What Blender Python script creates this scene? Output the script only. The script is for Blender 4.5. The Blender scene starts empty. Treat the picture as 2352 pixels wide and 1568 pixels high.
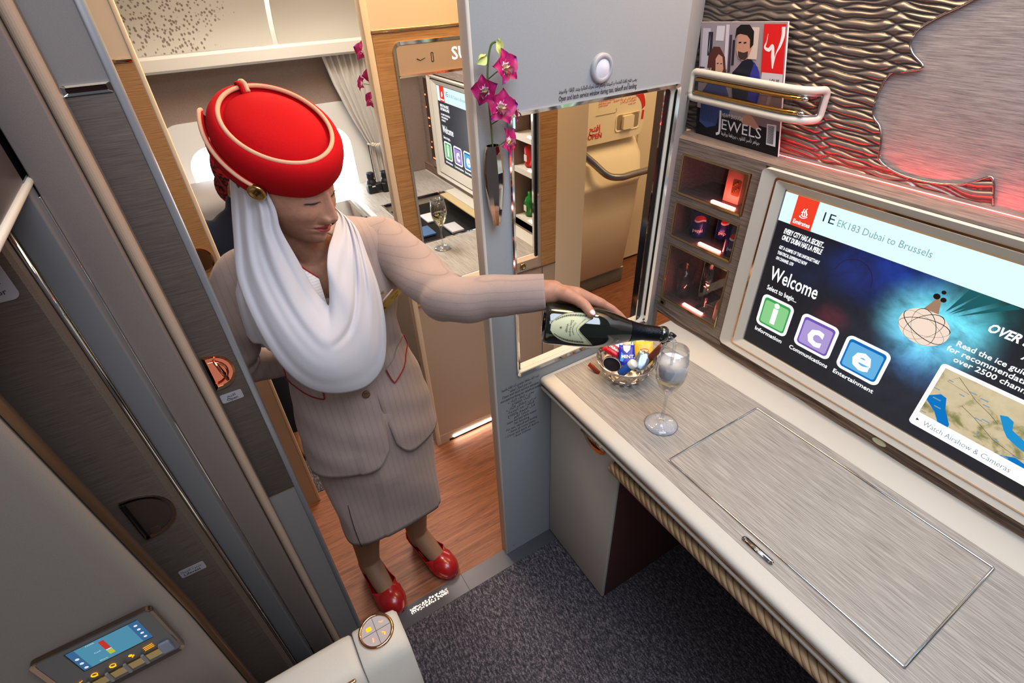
import bpy, bmesh, math, random
import numpy as np
from mathutils import Vector, Matrix, Euler
S = bpy.context.scene
COL = S.collection
PI = math.pi
random.seed(7)

# ---------------------------------------------------------------- materials
def lin(c):
    return tuple(((v/255)/12.92 if v/255 <= .04045 else ((v/255+.055)/1.055)**2.4) for v in c)
def rgba(c): return (*lin(c), 1)
MATS = {}
def mat(name, col=(200,200,200), rough=.5, metal=0., spec=.5, trans=0., ior=1.45, emit=None, es=0., coat=0., sheen=0., alpha=1., sss=0.):
    if name in MATS: return MATS[name]
    m = bpy.data.materials.new(name); m.use_nodes = True
    b = m.node_tree.nodes['Principled BSDF']
    b.inputs['Base Color'].default_value = rgba(col)
    b.inputs['Roughness'].default_value = rough
    b.inputs['Metallic'].default_value = metal
    b.inputs['Specular IOR Level'].default_value = spec
    b.inputs['Transmission Weight'].default_value = trans
    b.inputs['IOR'].default_value = ior
    b.inputs['Coat Weight'].default_value = coat
    b.inputs['Sheen Weight'].default_value = sheen
    b.inputs['Alpha'].default_value = alpha
    if sss:
        b.inputs['Subsurface Weight'].default_value = sss
        b.inputs['Subsurface Radius'].default_value = (.01,.004,.002)
        b.inputs['Subsurface Scale'].default_value = 1
    if emit is not None:
        b.inputs['Emission Color'].default_value = rgba(emit)
        b.inputs['Emission Strength'].default_value = es
    MATS[name] = m
    return m
def N(m, t, **k):
    n = m.node_tree.nodes.new(t)
    for a, v in k.items(): setattr(n, a, v)
    return n
def L(m, a, b): m.node_tree.links.new(a, b)
def coords(m, scale=(1,1,1), rot=(0,0,0), kind='Object'):
    tc = N(m, 'ShaderNodeTexCoord'); mp = N(m, 'ShaderNodeMapping')
    mp.inputs['Scale'].default_value = scale; mp.inputs['Rotation'].default_value = rot
    L(m, tc.outputs[kind], mp.inputs['Vector'])
    return mp.outputs['Vector']
def ramp(m, fac, stops):
    r = N(m, 'ShaderNodeValToRGB'); e = r.color_ramp.elements
    while len(e) < len(stops): e.new(.5)
    for i, (p, c) in enumerate(stops): e[i].position = p; e[i].color = rgba(c)
    L(m, fac, r.inputs['Fac'])
    return r.outputs['Color']
def noise(m, vec, scale=1, detail=3, rough=.5, dist=0):
    n = N(m, 'ShaderNodeTexNoise'); n.inputs['Scale'].default_value = scale
    n.inputs['Detail'].default_value = detail; n.inputs['Roughness'].default_value = rough
    n.inputs['Distortion'].default_value = dist
    L(m, vec, n.inputs['Vector']); return n.outputs['Fac']
def bump(m, h, strength=.2, dist=.001):
    b = N(m, 'ShaderNodeBump'); b.inputs['Strength'].default_value = strength
    b.inputs['Distance'].default_value = dist
    L(m, h, b.inputs['Height']); L(m, b.outputs['Normal'], m.node_tree.nodes['Principled BSDF'].inputs['Normal'])
def BC(m, sock): L(m, sock, m.node_tree.nodes['Principled BSDF'].inputs['Base Color'])
def grained(name, a, b, scale, rough=.5, bumpk=.15, coat=0, metal=0, spec=.5, lo=.35, hi=.65):
    """veneer with streaks along the axis whose scale is small"""
    if name in MATS: return MATS[name]
    m = mat(name, a, rough, metal=metal, coat=coat, spec=spec)
    f = noise(m, coords(m, scale), 1, 5, .65)
    BC(m, ramp(m, f, [(lo, b), (hi, a)]))
    if bumpk: bump(m, f, bumpk, .0006)
    return m
def cloth(name, col, rough=.9, scale=1400, k=.25, var=6, sheen=.2):
    if name in MATS: return MATS[name]
    m = mat(name, col, rough, sheen=sheen, spec=.2)
    f = noise(m, coords(m), scale, 2, .6)
    c2 = tuple(max(0, v-var) for v in col); c1 = tuple(min(255, v+var) for v in col)
    BC(m, ramp(m, f, [(.3, c2), (.7, c1)])); bump(m, f, k, .0004)
    return m
def glow(name, col, s=1.):
    if name in MATS: return MATS[name]
    m = mat(name, (0,0,0), .6, emit=col, es=s, spec=0); return m

def thin_glass(name, tint=(255,255,255), refl=.9):
    m = bpy.data.materials.new(name); m.use_nodes = True; nt = m.node_tree; nt.nodes.clear()
    o = nt.nodes.new('ShaderNodeOutputMaterial'); mx = nt.nodes.new('ShaderNodeMixShader'); t = nt.nodes.new('ShaderNodeBsdfTransparent'); g = nt.nodes.new('ShaderNodeBsdfGlossy')
    t.inputs['Color'].default_value = rgba(tint); g.inputs['Roughness'].default_value = .03; g.inputs['Color'].default_value = (refl,refl,refl,1)
    lw = nt.nodes.new('ShaderNodeLayerWeight'); lw.inputs['Blend'].default_value = .5
    pw = nt.nodes.new('ShaderNodeMath'); pw.operation = 'POWER'; pw.inputs[1].default_value = 2.2; nt.links.new(lw.outputs['Facing'], pw.inputs[0])
    ma = nt.nodes.new('ShaderNodeMath'); ma.operation = 'MULTIPLY_ADD'; ma.inputs[1].default_value = .75; ma.inputs[2].default_value = .06; nt.links.new(pw.outputs[0], ma.inputs[0])
    nt.links.new(ma.outputs[0], mx.inputs[0]); nt.links.new(t.outputs[0], mx.inputs[1]); nt.links.new(g.outputs[0], mx.inputs[2]); nt.links.new(mx.outputs[0], o.inputs[0])
    MATS[name] = m; return m

# ---------------------------------------------------------------- frames: (origin, U, V, normal)
class Fr:
    def __init__(s, o, u, v):
        s.o = Vector(o); s.u = Vector(u).normalized(); s.v = Vector(v).normalized(); s.n = s.u.cross(s.v).normalized()
    def __call__(s, a, b, d=0): return s.o + s.u*a + s.v*b + s.n*d
def FX(x): return Fr((x,0,0), (0,1,0), (0,0,1))         # wall seen from +x : u=y v=z
def FY(y): return Fr((0,y,0), (1,0,0), (0,0,1))         # wall seen from -y : u=x v=z
def FZ(z): return Fr((0,0,z), (1,0,0), (0,1,0))         # top seen from above: u=x v=y

def rrect(u0, u1, v0, v1, r=0., n=5):
    if r <= 0: return [(u0,v0),(u1,v0),(u1,v1),(u0,v1)]
    P = []
    for cu, cv, a0 in ((u1-r,v0+r,-90),(u1-r,v1-r,0),(u0+r,v1-r,90),(u0+r,v0+r,180)):
        for k in range(n+1):
            a = math.radians(a0+90*k/n); P.append((cu+r*math.cos(a), cv+r*math.sin(a)))
    return P
def circ(cu, cv, r, n=32, rv=None):
    return [(cu+r*math.cos(2*PI*k/n), cv+(rv or r)*math.sin(2*PI*k/n)) for k in range(n)]
def catmull(P, n=8, closed=False):
    P = [Vector(p) for p in P]; out = []; m = len(P)
    rng = range(m) if closed else range(m-1)
    for i in rng:
        a = P[(i-1) % m] if closed or i > 0 else P[0]*2-P[1]
        b = P[i]; c = P[(i+1) % m]
        d = P[(i+2) % m] if closed or i < m-2 else P[-1]*2-P[-2]
        for k in range(n):
            t = k/n
            out.append(.5*((2*b)+(c-a)*t+(2*a-5*b+4*c-d)*t*t+(3*b-a-3*c+d)*t*t*t))
    if not closed: out.append(P[-1])
    return out

# ---------------------------------------------------------------- text
TXT = {}
def textmesh(s, bold=0., font_italic=0.):
    key = (s, bold, font_italic)
    if key in TXT: return TXT[key]
    c = bpy.data.curves.new('t', 'FONT'); c.body = s; c.size = 1; c.offset = bold; c.shear = font_italic
    c.resolution_u = 2; c.fill_mode = 'FRONT' if hasattr(c, 'fill_mode') else 'BOTH'
    o = bpy.data.objects.new('t', c); COL.objects.link(o)
    dg = bpy.context.evaluated_depsgraph_get(); dg.update()
    me = bpy.data.meshes.new_from_object(o.evaluated_get(dg))
    V = [(v.co.x, v.co.y) for v in me.vertices]; F = [tuple(p.vertices) for p in me.polygons]
    bpy.data.objects.remove(o); bpy.data.curves.remove(c); bpy.data.meshes.remove(me)
    TXT[key] = (V, F); return TXT[key]
AR = {'ا':'ﺍﺎﺍﺎ','أ':'ﺃﺄﺃﺄ','إ':'ﺇﺈﺇﺈ','ب':'ﺏﺐﺑﺒ','ت':'ﺕﺖﺗﺘ','ث':'ﺙﺚﺛﺜ','ج':'ﺝﺞﺟﺠ','ح':'ﺡﺢﺣﺤ','خ':'ﺥﺦﺧﺨ','د':'ﺩﺪﺩﺪ','ذ':'ﺫﺬﺫﺬ','ر':'ﺭﺮﺭﺮ','ز':'ﺯﺰﺯﺰ',
 'س':'ﺱﺲﺳﺴ','ش':'ﺵﺶﺷﺸ','ص':'ﺹﺺﺻﺼ','ض':'ﺽﺾﺿﻀ','ط':'ﻁﻂﻃﻄ','ظ':'ﻅﻆﻇﻈ','ع':'ﻉﻊﻋﻌ','غ':'ﻍﻎﻏﻐ','ف':'ﻑﻒﻓﻔ','ق':'ﻕﻖﻗﻘ','ك':'ﻙﻚﻛﻜ','ل':'ﻝﻞﻟﻠ','م':'ﻡﻢﻣﻤ','ن':'ﻥﻦﻧﻨ',
 'ه':'ﻩﻪﻫﻬ','ة':'ﺓﺔﺓﺔ','و':'ﻭﻮﻭﻮ','ي':'ﻱﻲﻳﻴ','ى':'ﻯﻰﻯﻰ','ئ':'ﺉﺊﺋﺌ','ء':'ﺀﺀﺀﺀ'}
NOJOIN = set('اأإدذرزوةىء')
def ar(s):
    out = ''
    for i, ch in enumerate(s):
        if ch not in AR: out += ch; continue
        p = i > 0 and s[i-1] in AR and s[i-1] not in NOJOIN
        q = i < len(s)-1 and s[i+1] in AR and ch not in NOJOIN and s[i+1] != 'ء'
        out += AR[ch][(3 if q else 1) if p else (2 if q else 0)]
    return out[::-1]

# ---------------------------------------------------------------- mesh builder
class MB:
    def __init__(s): s.v = []; s.f = []; s.m = []; s.sm = []; s.mats = []
    def mi(s, m):
        if m not in s.mats: s.mats.append(m)
        return s.mats.index(m)
    def add(s, V, F, m, smooth=False):
        b = len(s.v); i = s.mi(m)
        s.v += [tuple(v) for v in V]
        for f in F: s.f.append(tuple(b+k for k in f)); s.m.append(i); s.sm.append(smooth)
        return s
    def bm(s, b, m, smooth=False):
        b.verts.index_update()
        s.add([v.co.copy() for v in b.verts], [[v.index for v in f.verts] for f in b.faces], m, smooth); b.free(); return s
    def box(s, x0, x1, y0, y1, z0, z1, m, bev=0., seg=2):
        b = bmesh.new(); bmesh.ops.create_cube(b, size=1)
        for v in b.verts: v.co = Vector(((x0+x1)/2+v.co.x*(x1-x0), (y0+y1)/2+v.co.y*(y1-y0), (z0+z1)/2+v.co.z*(z1-z0)))
        if bev: bmesh.ops.bevel(b, geom=list(b.edges), offset=bev, segments=seg, profile=.5, affect='EDGES')
        return s.bm(b, m, bool(bev))
    def fbox(s, fr, u0, u1, v0, v1, d0, d1, m, r=0., n=5):
        return s.prism(fr, rrect(u0,u1,v0,v1,r,n), d0, d1, m)
    def prism(s, fr, P, d0, d1, m, side=None):
        n = len(P); V = [fr(a,b,d0) for a,b in P]+[fr(a,b,d1) for a,b in P]
        s.add(V, [list(range(n))[::-1], list(range(n,2*n))], m)
        s.add(V, [[i,(i+1)%n,n+(i+1)%n,n+i] for i in range(n)], side or m); return s
    def flat(s, fr, P, d, m):
        s.add([fr(a,b,d) for a,b in P], [list(range(len(P)))], m); return s
    def ring(s, fr, A, B, d0, d1, m, dB=None):
        """frame between outline A (outer) and B (inner), same point count"""
        n = len(A); db = d1 if dB is None else dB
        V = [fr(a,b,d0) for a,b in A]+[fr(a,b,d1) for a,b in A]+[fr(a,b,db) for a,b in B]+[fr(a,b,d0) for a,b in B]
        F = []
        for i in range(n):
            j = (i+1) % n
            for k in range(3): F.append([k*n+i,k*n+j,(k+1)*n+j,(k+1)*n+i])
            F.append([3*n+i,3*n+j,j,i])
        return s.add(V, F, m)
    def rsweep(s, fr, P, d, r, m, n=8, closed=True):
        return s.tube([fr(a,b,d) for a,b in P], r, m, n, closed)
    def tube(s, P, r, m, n=10, closed=False, caps=True, flat=1.):
        P = [Vector(p) for p in P]; k = len(P)
        R = r if isinstance(r, (list, tuple)) else [r]*k
        V = []; ref = None
        for i, p in enumerate(P):
            if closed: t = P[(i+1)%k]-P[i-1]
            else: t = P[min(i+1,k-1)]-P[max(i-1,0)]
            if t.length < 1e-9: t = Vector((0,0,1))
            t.normalize()
            if ref is None:
                ref = t.orthogonal().normalized()
            ref = (ref-t*ref.dot(t))
            if ref.length < 1e-6: ref = t.orthogonal()
            ref.normalize(); b = t.cross(ref)
            for j in range(n):
                a = 2*PI*j/n; V.append(p+ref*math.cos(a)*R[i]+b*math.sin(a)*R[i]*flat)
        F = []
        for i in range(k if closed else k-1):
            q = (i+1) % k
            for j in range(n): F.append([i*n+j, i*n+(j+1)%n, q*n+(j+1)%n, q*n+j])
        if caps and not closed:
            F.append(list(range(n))[::-1]); F.append([(k-1)*n+j for j in range(n)])
        return s.add(V, F, m, True)
    def lathe(s, prof, o, m, axis=(0,0,1), n=40, smooth=True, sx=1.):
        ax = Vector(axis).normalized(); u = ax.orthogonal().normalized() if abs(ax.z) < .999 else Vector((1,0,0)); w = ax.cross(u)
        o = Vector(o); V = []; F = []
        for r, h in prof:
            for j in range(n):
                a = 2*PI*j/n; V.append(o+ax*h+u*math.cos(a)*r*sx+w*math.sin(a)*r)
        for i in range(len(prof)-1):
            for j in range(n): F.append([i*n+j, i*n+(j+1)%n, (i+1)*n+(j+1)%n, (i+1)*n+j])
        return s.add(V, F, m, smooth)
    def ball(s, c, r, m, n=16, mtx=None):
        b = bmesh.new(); bmesh.ops.create_uvsphere(b, u_segments=n*2, v_segments=n, radius=1)
        rr = r if isinstance(r, (tuple, list)) else (r,r,r)
        for v in b.verts:
            v.co = Vector((v.co.x*rr[0], v.co.y*rr[1], v.co.z*rr[2]))
            if mtx: v.co = mtx @ v.co
            v.co += Vector(c)
        return s.bm(b, m, True)
    def grid(s, G, m, cu=False, cv=False, smooth=True):
        """G[i][j] points"""
        a = len(G); b = len(G[0]); V = [p for r in G for p in r]; F = []
        for i in range(a if cu else a-1):
            for j in range(b if cv else b-1):
                F.append([i*b+j, i*b+(j+1)%b, ((i+1)%a)*b+(j+1)%b, ((i+1)%a)*b+j])
        return s.add(V, F, m, smooth)
    def text(s, txt, fr, u, v, size, m, d=.0006, bold=0., it=0., sx=1., align='L', width=None):
        V, F = textmesh(txt, bold, it)
        if not V: return s
        x0 = min(p[0] for p in V); x1 = max(p[0] for p in V)
        if width: sx = width/((x1-x0)*size)
        w = (x1-x0)*size*sx
        off = {'L':0,'C':-w/2,'R':-w}[align]
        s.add([fr(u+off+(a-x0)*size*sx, v+b*size, d) for a, b in V], F, m); return s
    def build(s, name, parent=None, loc=None, mods=None):
        me = bpy.data.meshes.new(name)
        V = np.array([tuple(v) for v in s.v], dtype=float)
        if parent is not None:
            o_ = WORLD.get(parent.name, Vector((0,0,0)))
        elif loc is not None: o_ = Vector(loc)
        else:
            o_ = Vector(((V[:,0].min()+V[:,0].max())/2, (V[:,1].min()+V[:,1].max())/2, V[:,2].min()))
        V = V-np.array(tuple(o_))
        me.from_pydata([tuple(v) for v in V], [], s.f)
        for m in s.mats: me.materials.append(m)
        me.polygons.foreach_set('material_index', s.m); me.polygons.foreach_set('use_smooth', s.sm)
        me.update()
        o = bpy.data.objects.new(name, me); COL.objects.link(o)
        if parent is not None: o.parent = parent; WORLD[o.name] = o_
        else: o.location = o_; WORLD[o.name] = o_
        return o
WORLD = {}
def thing(name, label, cat, loc=(0,0,0), group=None):
    o = bpy.data.objects.new(name, None); COL.objects.link(o); o.location = loc; o.empty_display_size = .05
    WORLD[o.name] = Vector(loc); tag(o, label, cat, group); return o
def tag(o, label, cat, group=None):
    o['label'] = label; o['category'] = cat
    if group: o['group'] = group
    return o
def struct(o, label=None):
    o['kind'] = 'structure'
    if label: o['label'] = label
    return o
def weighted(o, lim=.6):
    return o
def subsurf(o, lv=1):
    m = o.modifiers.new('sub', 'SUBSURF'); m.levels = lv; m.render_levels = lv; return o
def solid(o, t, off=0):
    m = o.modifiers.new('sol', 'SOLIDIFY'); m.thickness = t; m.offset = off; return o
def copy_tree(o, parent=None):
    c = o.copy(); COL.objects.link(c)
    if parent is not None: c.parent = parent
    WORLD[c.name] = WORLD.get(o.name, Vector())
    for ch in [x for x in bpy.data.objects if x.parent == o and x != c]: copy_tree(ch, c)
    return c
# ================================================================ palette
WALL = cloth('wall_vinyl', (152,156,158), .7, 900, .15, 4, 0)
LEATH = cloth('cream_leather', (200,194,182), .55, 1300, .35, 5, 0)
LEATH2 = cloth('taupe_leather', (150,140,132), .6, 1300, .35, 5, 0)
TRIM = mat('cream_trim', (205,198,184), .38)
DESKW = grained('desk_veneer', (186,180,170), (118,110,102), (14,520,520), .42, .1, lo=.3, hi=.7)
CABW = grained('cabinet_veneer', (150,134,122), (92,78,70), (14,300,700), .45, .1)
DOORW = grained('door_veneer', (92,80,71), (64,55,49), (700,22,1100), .55, .08)
OPPW = grained('oak_veneer', (205,158,104), (146,102,60), (500,12,420), .45, .12, lo=.3, hi=.72)
WAVEW = grained('dark_wave_wood', (150,124,104), (74,56,46), (6,200,90), .5, .4)
CHROME = mat('chrome', (225,222,218), .07, 1)
STEEL = mat('brushed_steel', (170,165,160), .3, 1)
GOLD = mat('rose_gold', (214,170,128), .1, 1)
BRASS = mat('pale_brass', (190,170,120), .18, 1)
BLACK = mat('black_rubber', (10,10,10), .4)
INK = mat('printed_ink', (40,36,38), .7)
WHITE = mat('white_plastic', (225,225,222), .4)
RED = mat('red_print', (190,20,22), .5)
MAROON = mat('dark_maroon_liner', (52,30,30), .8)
GLASS = thin_glass('clear_glass', (240,242,244))
PANE = thin_glass('clear_acrylic', (225,222,222), .6)
REDLED = glow('red_led', (255,120,100), 60)

# ================================================================ floors
m = mat('aisle_floor_wood', (150,104,78), .5, spec=.35)
v = coords(m, (1,1,1))
br = N(m, 'ShaderNodeTexBrick'); br.inputs['Scale'].default_value = 1; br.inputs['Brick Width'].default_value = .9
br.inputs['Row Height'].default_value = .115; br.inputs['Mortar Size'].default_value = .0; br.offset = .37
br.inputs['Color1'].default_value = rgba((158,106,78)); br.inputs['Color2'].default_value = rgba((150,99,72)); br.inputs['Mortar'].default_value = rgba((80,48,34))
rt = coords(m, (1,1,1), (0,0,PI/2)); L(m, rt, br.inputs['Vector'])
f = noise(m, coords(m, (85,5,60)), 1, 6, .72, 1.1)
mx = N(m, 'ShaderNodeMix', data_type='RGBA', blend_type='MULTIPLY'); mx.inputs[0].default_value = .8
L(m, br.outputs['Color'], mx.inputs[6]); L(m, ramp(m, f, [(.32,(128,108,100)),(.5,(215,200,192)),(.68,(255,250,245))]), mx.inputs[7]); BC(m, mx.outputs[2])
FLOORW = m
m = mat('suite_carpet', (90,82,86), .95, sheen=.2, spec=.1)
vv = coords(m)
w1 = noise(m, coords(m, (1,1,1)), 260, 3, .7); w2 = noise(m, coords(m, (60,170,1), (0,0,.5)), 1, 2, .6)
mx = N(m, 'ShaderNodeMath', operation='MULTIPLY'); L(m, w1, mx.inputs[0]); L(m, w2, mx.inputs[1])
BC(m, ramp(m, mx.outputs[0], [(.13,(40,37,42)),(.25,(74,70,77)),(.36,(128,119,122))])); bump(m, mx.outputs[0], .9, .004)
CARPET = m
b = MB(); b.box(-2.2,-.012,.2,2.2,-.06,0,FLOORW); b.box(-1.24,-.012,-3.2,.2,-.06,0,FLOORW); struct(b.build('floor'), 'reddish oak plank aisle floor')
b = MB(); b.box(.04,2.2,-2.6,.2,-.06,.004,CARPET); o = struct(b.build('floor'), 'dark grey flecked suite carpet')
b = MB(); b.box(-2.2,-.64,-3.2,.18,-.002,.004,CARPET); struct(b.build('floor'), 'carpet of the suite across the aisle')
THR = mat('threshold_metal', (92,90,96), .45, metal=.4)
b = MB(); b.box(-.02,.045,-1.9,-.2,-.05,.005,THR); b.box(-.02,.045,-.9,-.898,.0,.0055,BLACK)
t = struct(b.build('trim_1'), 'grey threshold strip between wooden aisle and carpet')
# lit perforations of the threshold light: an organic voronoi-like run of small ovals
b = MB(); LT = glow('threshold_lamp', (255,225,190), 7); rnd = random.Random(3)
pts = []
for k in range(3000):
    y = rnd.uniform(-1.092,-.962); x = rnd.uniform(-.006,.016); q = abs((y+1.027)/.065)
    r = (.0048-.0030*q)*rnd.choice((1,.8,.6)); lim = .011*(1-.25*q)
    if abs(x-.005) > lim: continue
    if all((x-a)**2+(y-c)**2 > (r+e+.0005)**2 for a, c, e in pts): pts.append((x,y,r))
for x, y, r in pts: b.prism(FZ(0), circ(x,y,r*.68,8,r*.82), .004, .0062, LT)
tl = b.build('threshold_light'); tag(tl, 'small illuminated pattern of white pebble-shaped dots set in the doorway threshold', 'light')

# ================================================================ suite wall (left) with service window
WX0, WX1 = -.031, 0.
b = MB()
wy0, wy1, wz0, wz1 = -.655, -.2, .79, 1.437
b.box(WX0,WX1,-.728,wy0,0,2.05,WALL); b.box(WX0,WX1,wy0,wy1,0,wz0,WALL); b.box(WX0,WX1,wy0,wy1,wz1,2.05,WALL)
b.box(WX0,WX1,-.2,-.196,0,2.05,WALL)
# the wall swings outward behind the window
G = []
for k in range(13):
    t_ = k/12; y = -.2+.24*t_; x = -.165*t_**1.05
    G.append([(x,y,z) for z in (0,.75,1.3,2.05)])
b.grid(G, WALL)
b.grid([[(x-.03,y,z) for (x,y,z) in r] for r in G], WALL)
for zc in (.03, .0):
    pass
b.lathe([(0,.0004),(.0035,.0004),(.0045,0)], (0,-.70,.03), CHROME, (1,0,0), 10)
b.lathe([(0,.0004),(.0035,.0004),(.0045,0)], (0,-.722,.012), CHROME, (1,0,0), 10)
Fw = FX(0)
b.text('Open and latch service window during taxi, takeoff and landing', Fw, -.537, 1.4475, .0135, INK, width=.206, bold=.012)
b.text(ar('يجب فتح نافذة الخدمة و تثبيتها بإحكام أثناء تحرك الطائرة وعند الإقلاع والهبوط'), Fw, -.537, 1.4615, .0100, INK, width=.205, bold=.012)
b.text('LITERATURE', Fw, -.178, 1.415, .007, INK, width=.028, d=.0032)
Lw = [('تثبيت الباب والنافذة مفتوحين أثناء الإقلاع والهبوط',1,.12),('عند عدم إشغال المقعد',1,.07),('Open and latch service window',0,.118),('unoccupied and during taxi, takeoff and landing',0,.13),
      ('يجب إبقاء الباب',1,.085),('أثناء الإقلاع',1,.06),('يرجى إغلاق الباب',1,.098),('النافذة بعد الخدمة',1,.085),('قبل الهبوط والإقلاع',1,.09),('شكرا لكم',1,.05),
      ('Leave seat belt while seated',0,.098),('No Smoking',0,.05),('For taxi, takeoff and landing',0,.104),('• Stow all loose items',0,.09),('• Close and latch all doors',0,.115),('• Stow Cabinet',0,.06)]
for k, (s_, a_, w_) in enumerate(Lw):
    b.text(ar(s_) if a_ else s_, Fw, -.648, .757-.0128*k, .0125, INK, align='C', width=w_)
struct(b.build('wall_left'), 'pale grey suite wall with printed notices and a service window opening')
# jamb edge strip lit by aisle
b = MB(); b.box(-.0315,.0005,-.7295,-.722,0,2.05,TRIM,.002); struct(b.build('trim_2'), 'cream edge strip of the doorway')
# window frame
b = MB(); fr = FX(0)
A = rrect(wy0-.003,wy1+.005,wz0-.004,wz1+.004,.012,6); B = rrect(wy0+.003,wy1-.003,wz0+.003,wz1-.003,.009,6)
b.ring(fr, A, B, -.034, .004, CHROME, .001)
A = rrect(wy0,wy1,wz0,wz1,.02,6); B = rrect(wy0+.007,wy1-.009,wz0+.007,wz1-.007,.014,6)
b.ring(fr, A, B, -.033, -.006, TRIM, -.012)
w = struct(b.build('window_1'), 'chrome framed service window in the suite wall, slid open')
b = MB(); b.fbox(fr, wy1-.032,wy1-.012,wz0+.006,wz1-.006,-.03,-.012,BLACK); b.build('rubber_seal', w)
b = MB(); b.fbox(fr, wy1-.036,wy1-.032,wz0+.006,wz1-.006,-.03,-.008,CHROME); b.fbox(fr, wy0+.001,wy0+.012,wz0+.01,wz1-.01,-.022,-.006,CHROME,.002); b.build('chrome_track', w)
b = MB(); b.fbox(fr, wy0+.006,wy1-.012,wz0-.004,wz0+.006,-.03,-.0,LEATH); b.build('sill', w)

# call light
r = thing('wall_lamp', 'small round frosted reading lamp on the wall above the service window', 'lamp', (0,-.433,1.493))
b = MB(); b.lathe([(.0275,0),(.0275,.005),(.025,.008),(.019,.0085),(.0175,.006)], (0,-.433,1.496), mat('bezel_grey', (160,162,166), .4), (1,0,0), 40); b.build('bezel', r)
b = MB(); b.lathe([(.0175,.006),(.012,.008),(0,.009)], (0,-.433,1.496), mat('frosted_lens', (214,216,226), .25), (1,0,0), 40); b.build('lens', r)

# ================================================================ desk
YF, ZD = -.583, .75
d = thing('desk', 'long desk with streaked grey-brown veneer top and cream leather edge below the screen', 'desk', (.6,-.33,.715))
b = MB()
# leather slab with a rounded nose
prof = [(-.575,.750),(-.581,.7475),(-.585,.742),(-.585,.732),(-.581,.727),(-.578,.724),(-.5775,.7195),(-.583,.716),(-.583,.709),(-.578,.704),(-.55,.703),(-.55,.69)]
prof = [(-.57,.7502)]+prof
X0, X1 = 0.002, 1.75
G = [[(x,y,z) for (y,z) in prof] for x in (X0,X1)]
b.grid(G, LEATH)
b.add([(X0,y,z) for y,z in prof]+[(X0,-.1,.69),(X0,-.1,.7502)], [list(range(len(prof)+2))], LEATH)
Pd = [(X0,-.57),(X1,-.57),(X1,-.085),(X0,-.085)]
b.flat(FZ(.7502), Pd, 0, LEATH)
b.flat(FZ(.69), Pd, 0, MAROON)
b.box(X0,X1,-.20,-.02,.70,.7504,LEATH)
b.build('leather_edge', d)
b = MB(); b.tube([(X0,-.5795,.7215),(X1,-.5795,.7215)], .0026, GOLD, 8); b.build('metal_bead', d)
b = MB(); b.prism(FZ(.75), [(.012,-.545),(1.7,-.545),(1.7,-.172),(.5,-.177),(.012,-.198)], 0, .0012, DESKW); b.build('veneer_top', d)
b = MB(); b.prism(FZ(.75), rrect(.405,.909,-.507,-.202,.004,3), .0012, .0018, DESKW); b.build('table_lid', d)
lid = bpy.data.objects['table_lid']
b = MB()
A = rrect(.4028,.9112,-.5092,-.1998,.004,3); B = rrect(.4088,.9052,-.5032,-.2058,.003,3)
b.ring(FZ(.75), A, B, .001, .0014, mat('lid_gap', (60,50,44), .5)); b.tube([FZ(.75)(p[0],p[1],.0020) for p in rrect(.4055,.9085,-.5065,-.2025,.003,3)], .0029, CHROME, 8, True)
b.build('chrome_rim', lid)
b = MB()
sl = rrect(.622,.690,-.5365,-.5225,.0069,8)
b.ring(FZ(.75), sl, rrect(.6245,.6875,-.534,-.525,.0044,8), .001, .0045, CHROME, .002)
b.flat(FZ(.75), rrect(.6245,.6875,-.534,-.525,.0044,8), .0015, mat('recess_metal', (90,86,84), .25, 1)); b.tube([(.629,-.5295,.753),(.683,-.5295,.753)], .0028, CHROME, 10); b.build('lid_latch', lid)

# table-edge woven leather roll and shadow gap
m = mat('woven_tan_leather', (178,148,112), .6)
vv = coords(m, (70,1,1), (0,0,.0)); w = N(m, 'ShaderNodeTexWave', wave_type='BANDS', bands_direction='DIAGONAL'); w.inputs['Scale'].default_value = 30; L(m, coords(m,(1.2,1,1)), w.inputs['Vector'])
BC(m, ramp(m, w.outputs['Fac'], [(.0,(120,92,64)),(.12,(178,148,112)),(1,(190,160,124))])); bump(m, w.outputs['Fac'], .5, .002)
b = MB(); b.tube([(.3,-.571,.668),(1.75,-.571,.668)], .0155, m, 18, flat=1.1); b.box(.3,1.75,-.565,-.545,.67,.702,BLACK)
o = b.build('padded_rail', d); o['label'] = 'tan cross-stitched leather roll'

# storage cabinet under the desk
c = thing('storage_cabinet', 'cream leather cabinet under the desk beside the doorway wall, with chrome cup handle', 'cabinet', (.15,-.33,.005))
b = MB(); b.box(.004,.3,-.54,-.12,.005,.688,mat('cabinet_dark_side', (88,52,48), .6),.003); b.build('body', c)
b = MB(); b.box(.003,.301,-.5495,-.538,.012,.672,LEATH,.004); dr = b.build('door', c)
b = MB()
hx, hz = .203, .655
P = [(hx-.047,hz+.012)]+[(hx-.047+.094*k/16, hz+.0-.030*math.sin(PI*k/16)**.6) for k in range(17)]+[(hx+.047,hz+.012)]
b.prism(FY(-.5495), P, 0, .0025, GOLD)
P2 = [(hx-.036+.072*k/16, hz+.004-.02*math.sin(PI*k/16)**.6) for k in range(17)]
b.prism(FY(-.5495), P2, .0025, .003, mat('handle_recess', (60,34,20), .2, 1))
b.tube([(hx-.047,-.555,hz+.010),(hx+.047,-.555,hz+.010)], .006, GOLD, 12); b.build('handle', dr)
b = MB(); b.box(.02,1.9,-.07,-.04,.0,.70,MAROON); struct(b.build('wall_footwell'), 'dark liner of the footwell')

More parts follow.
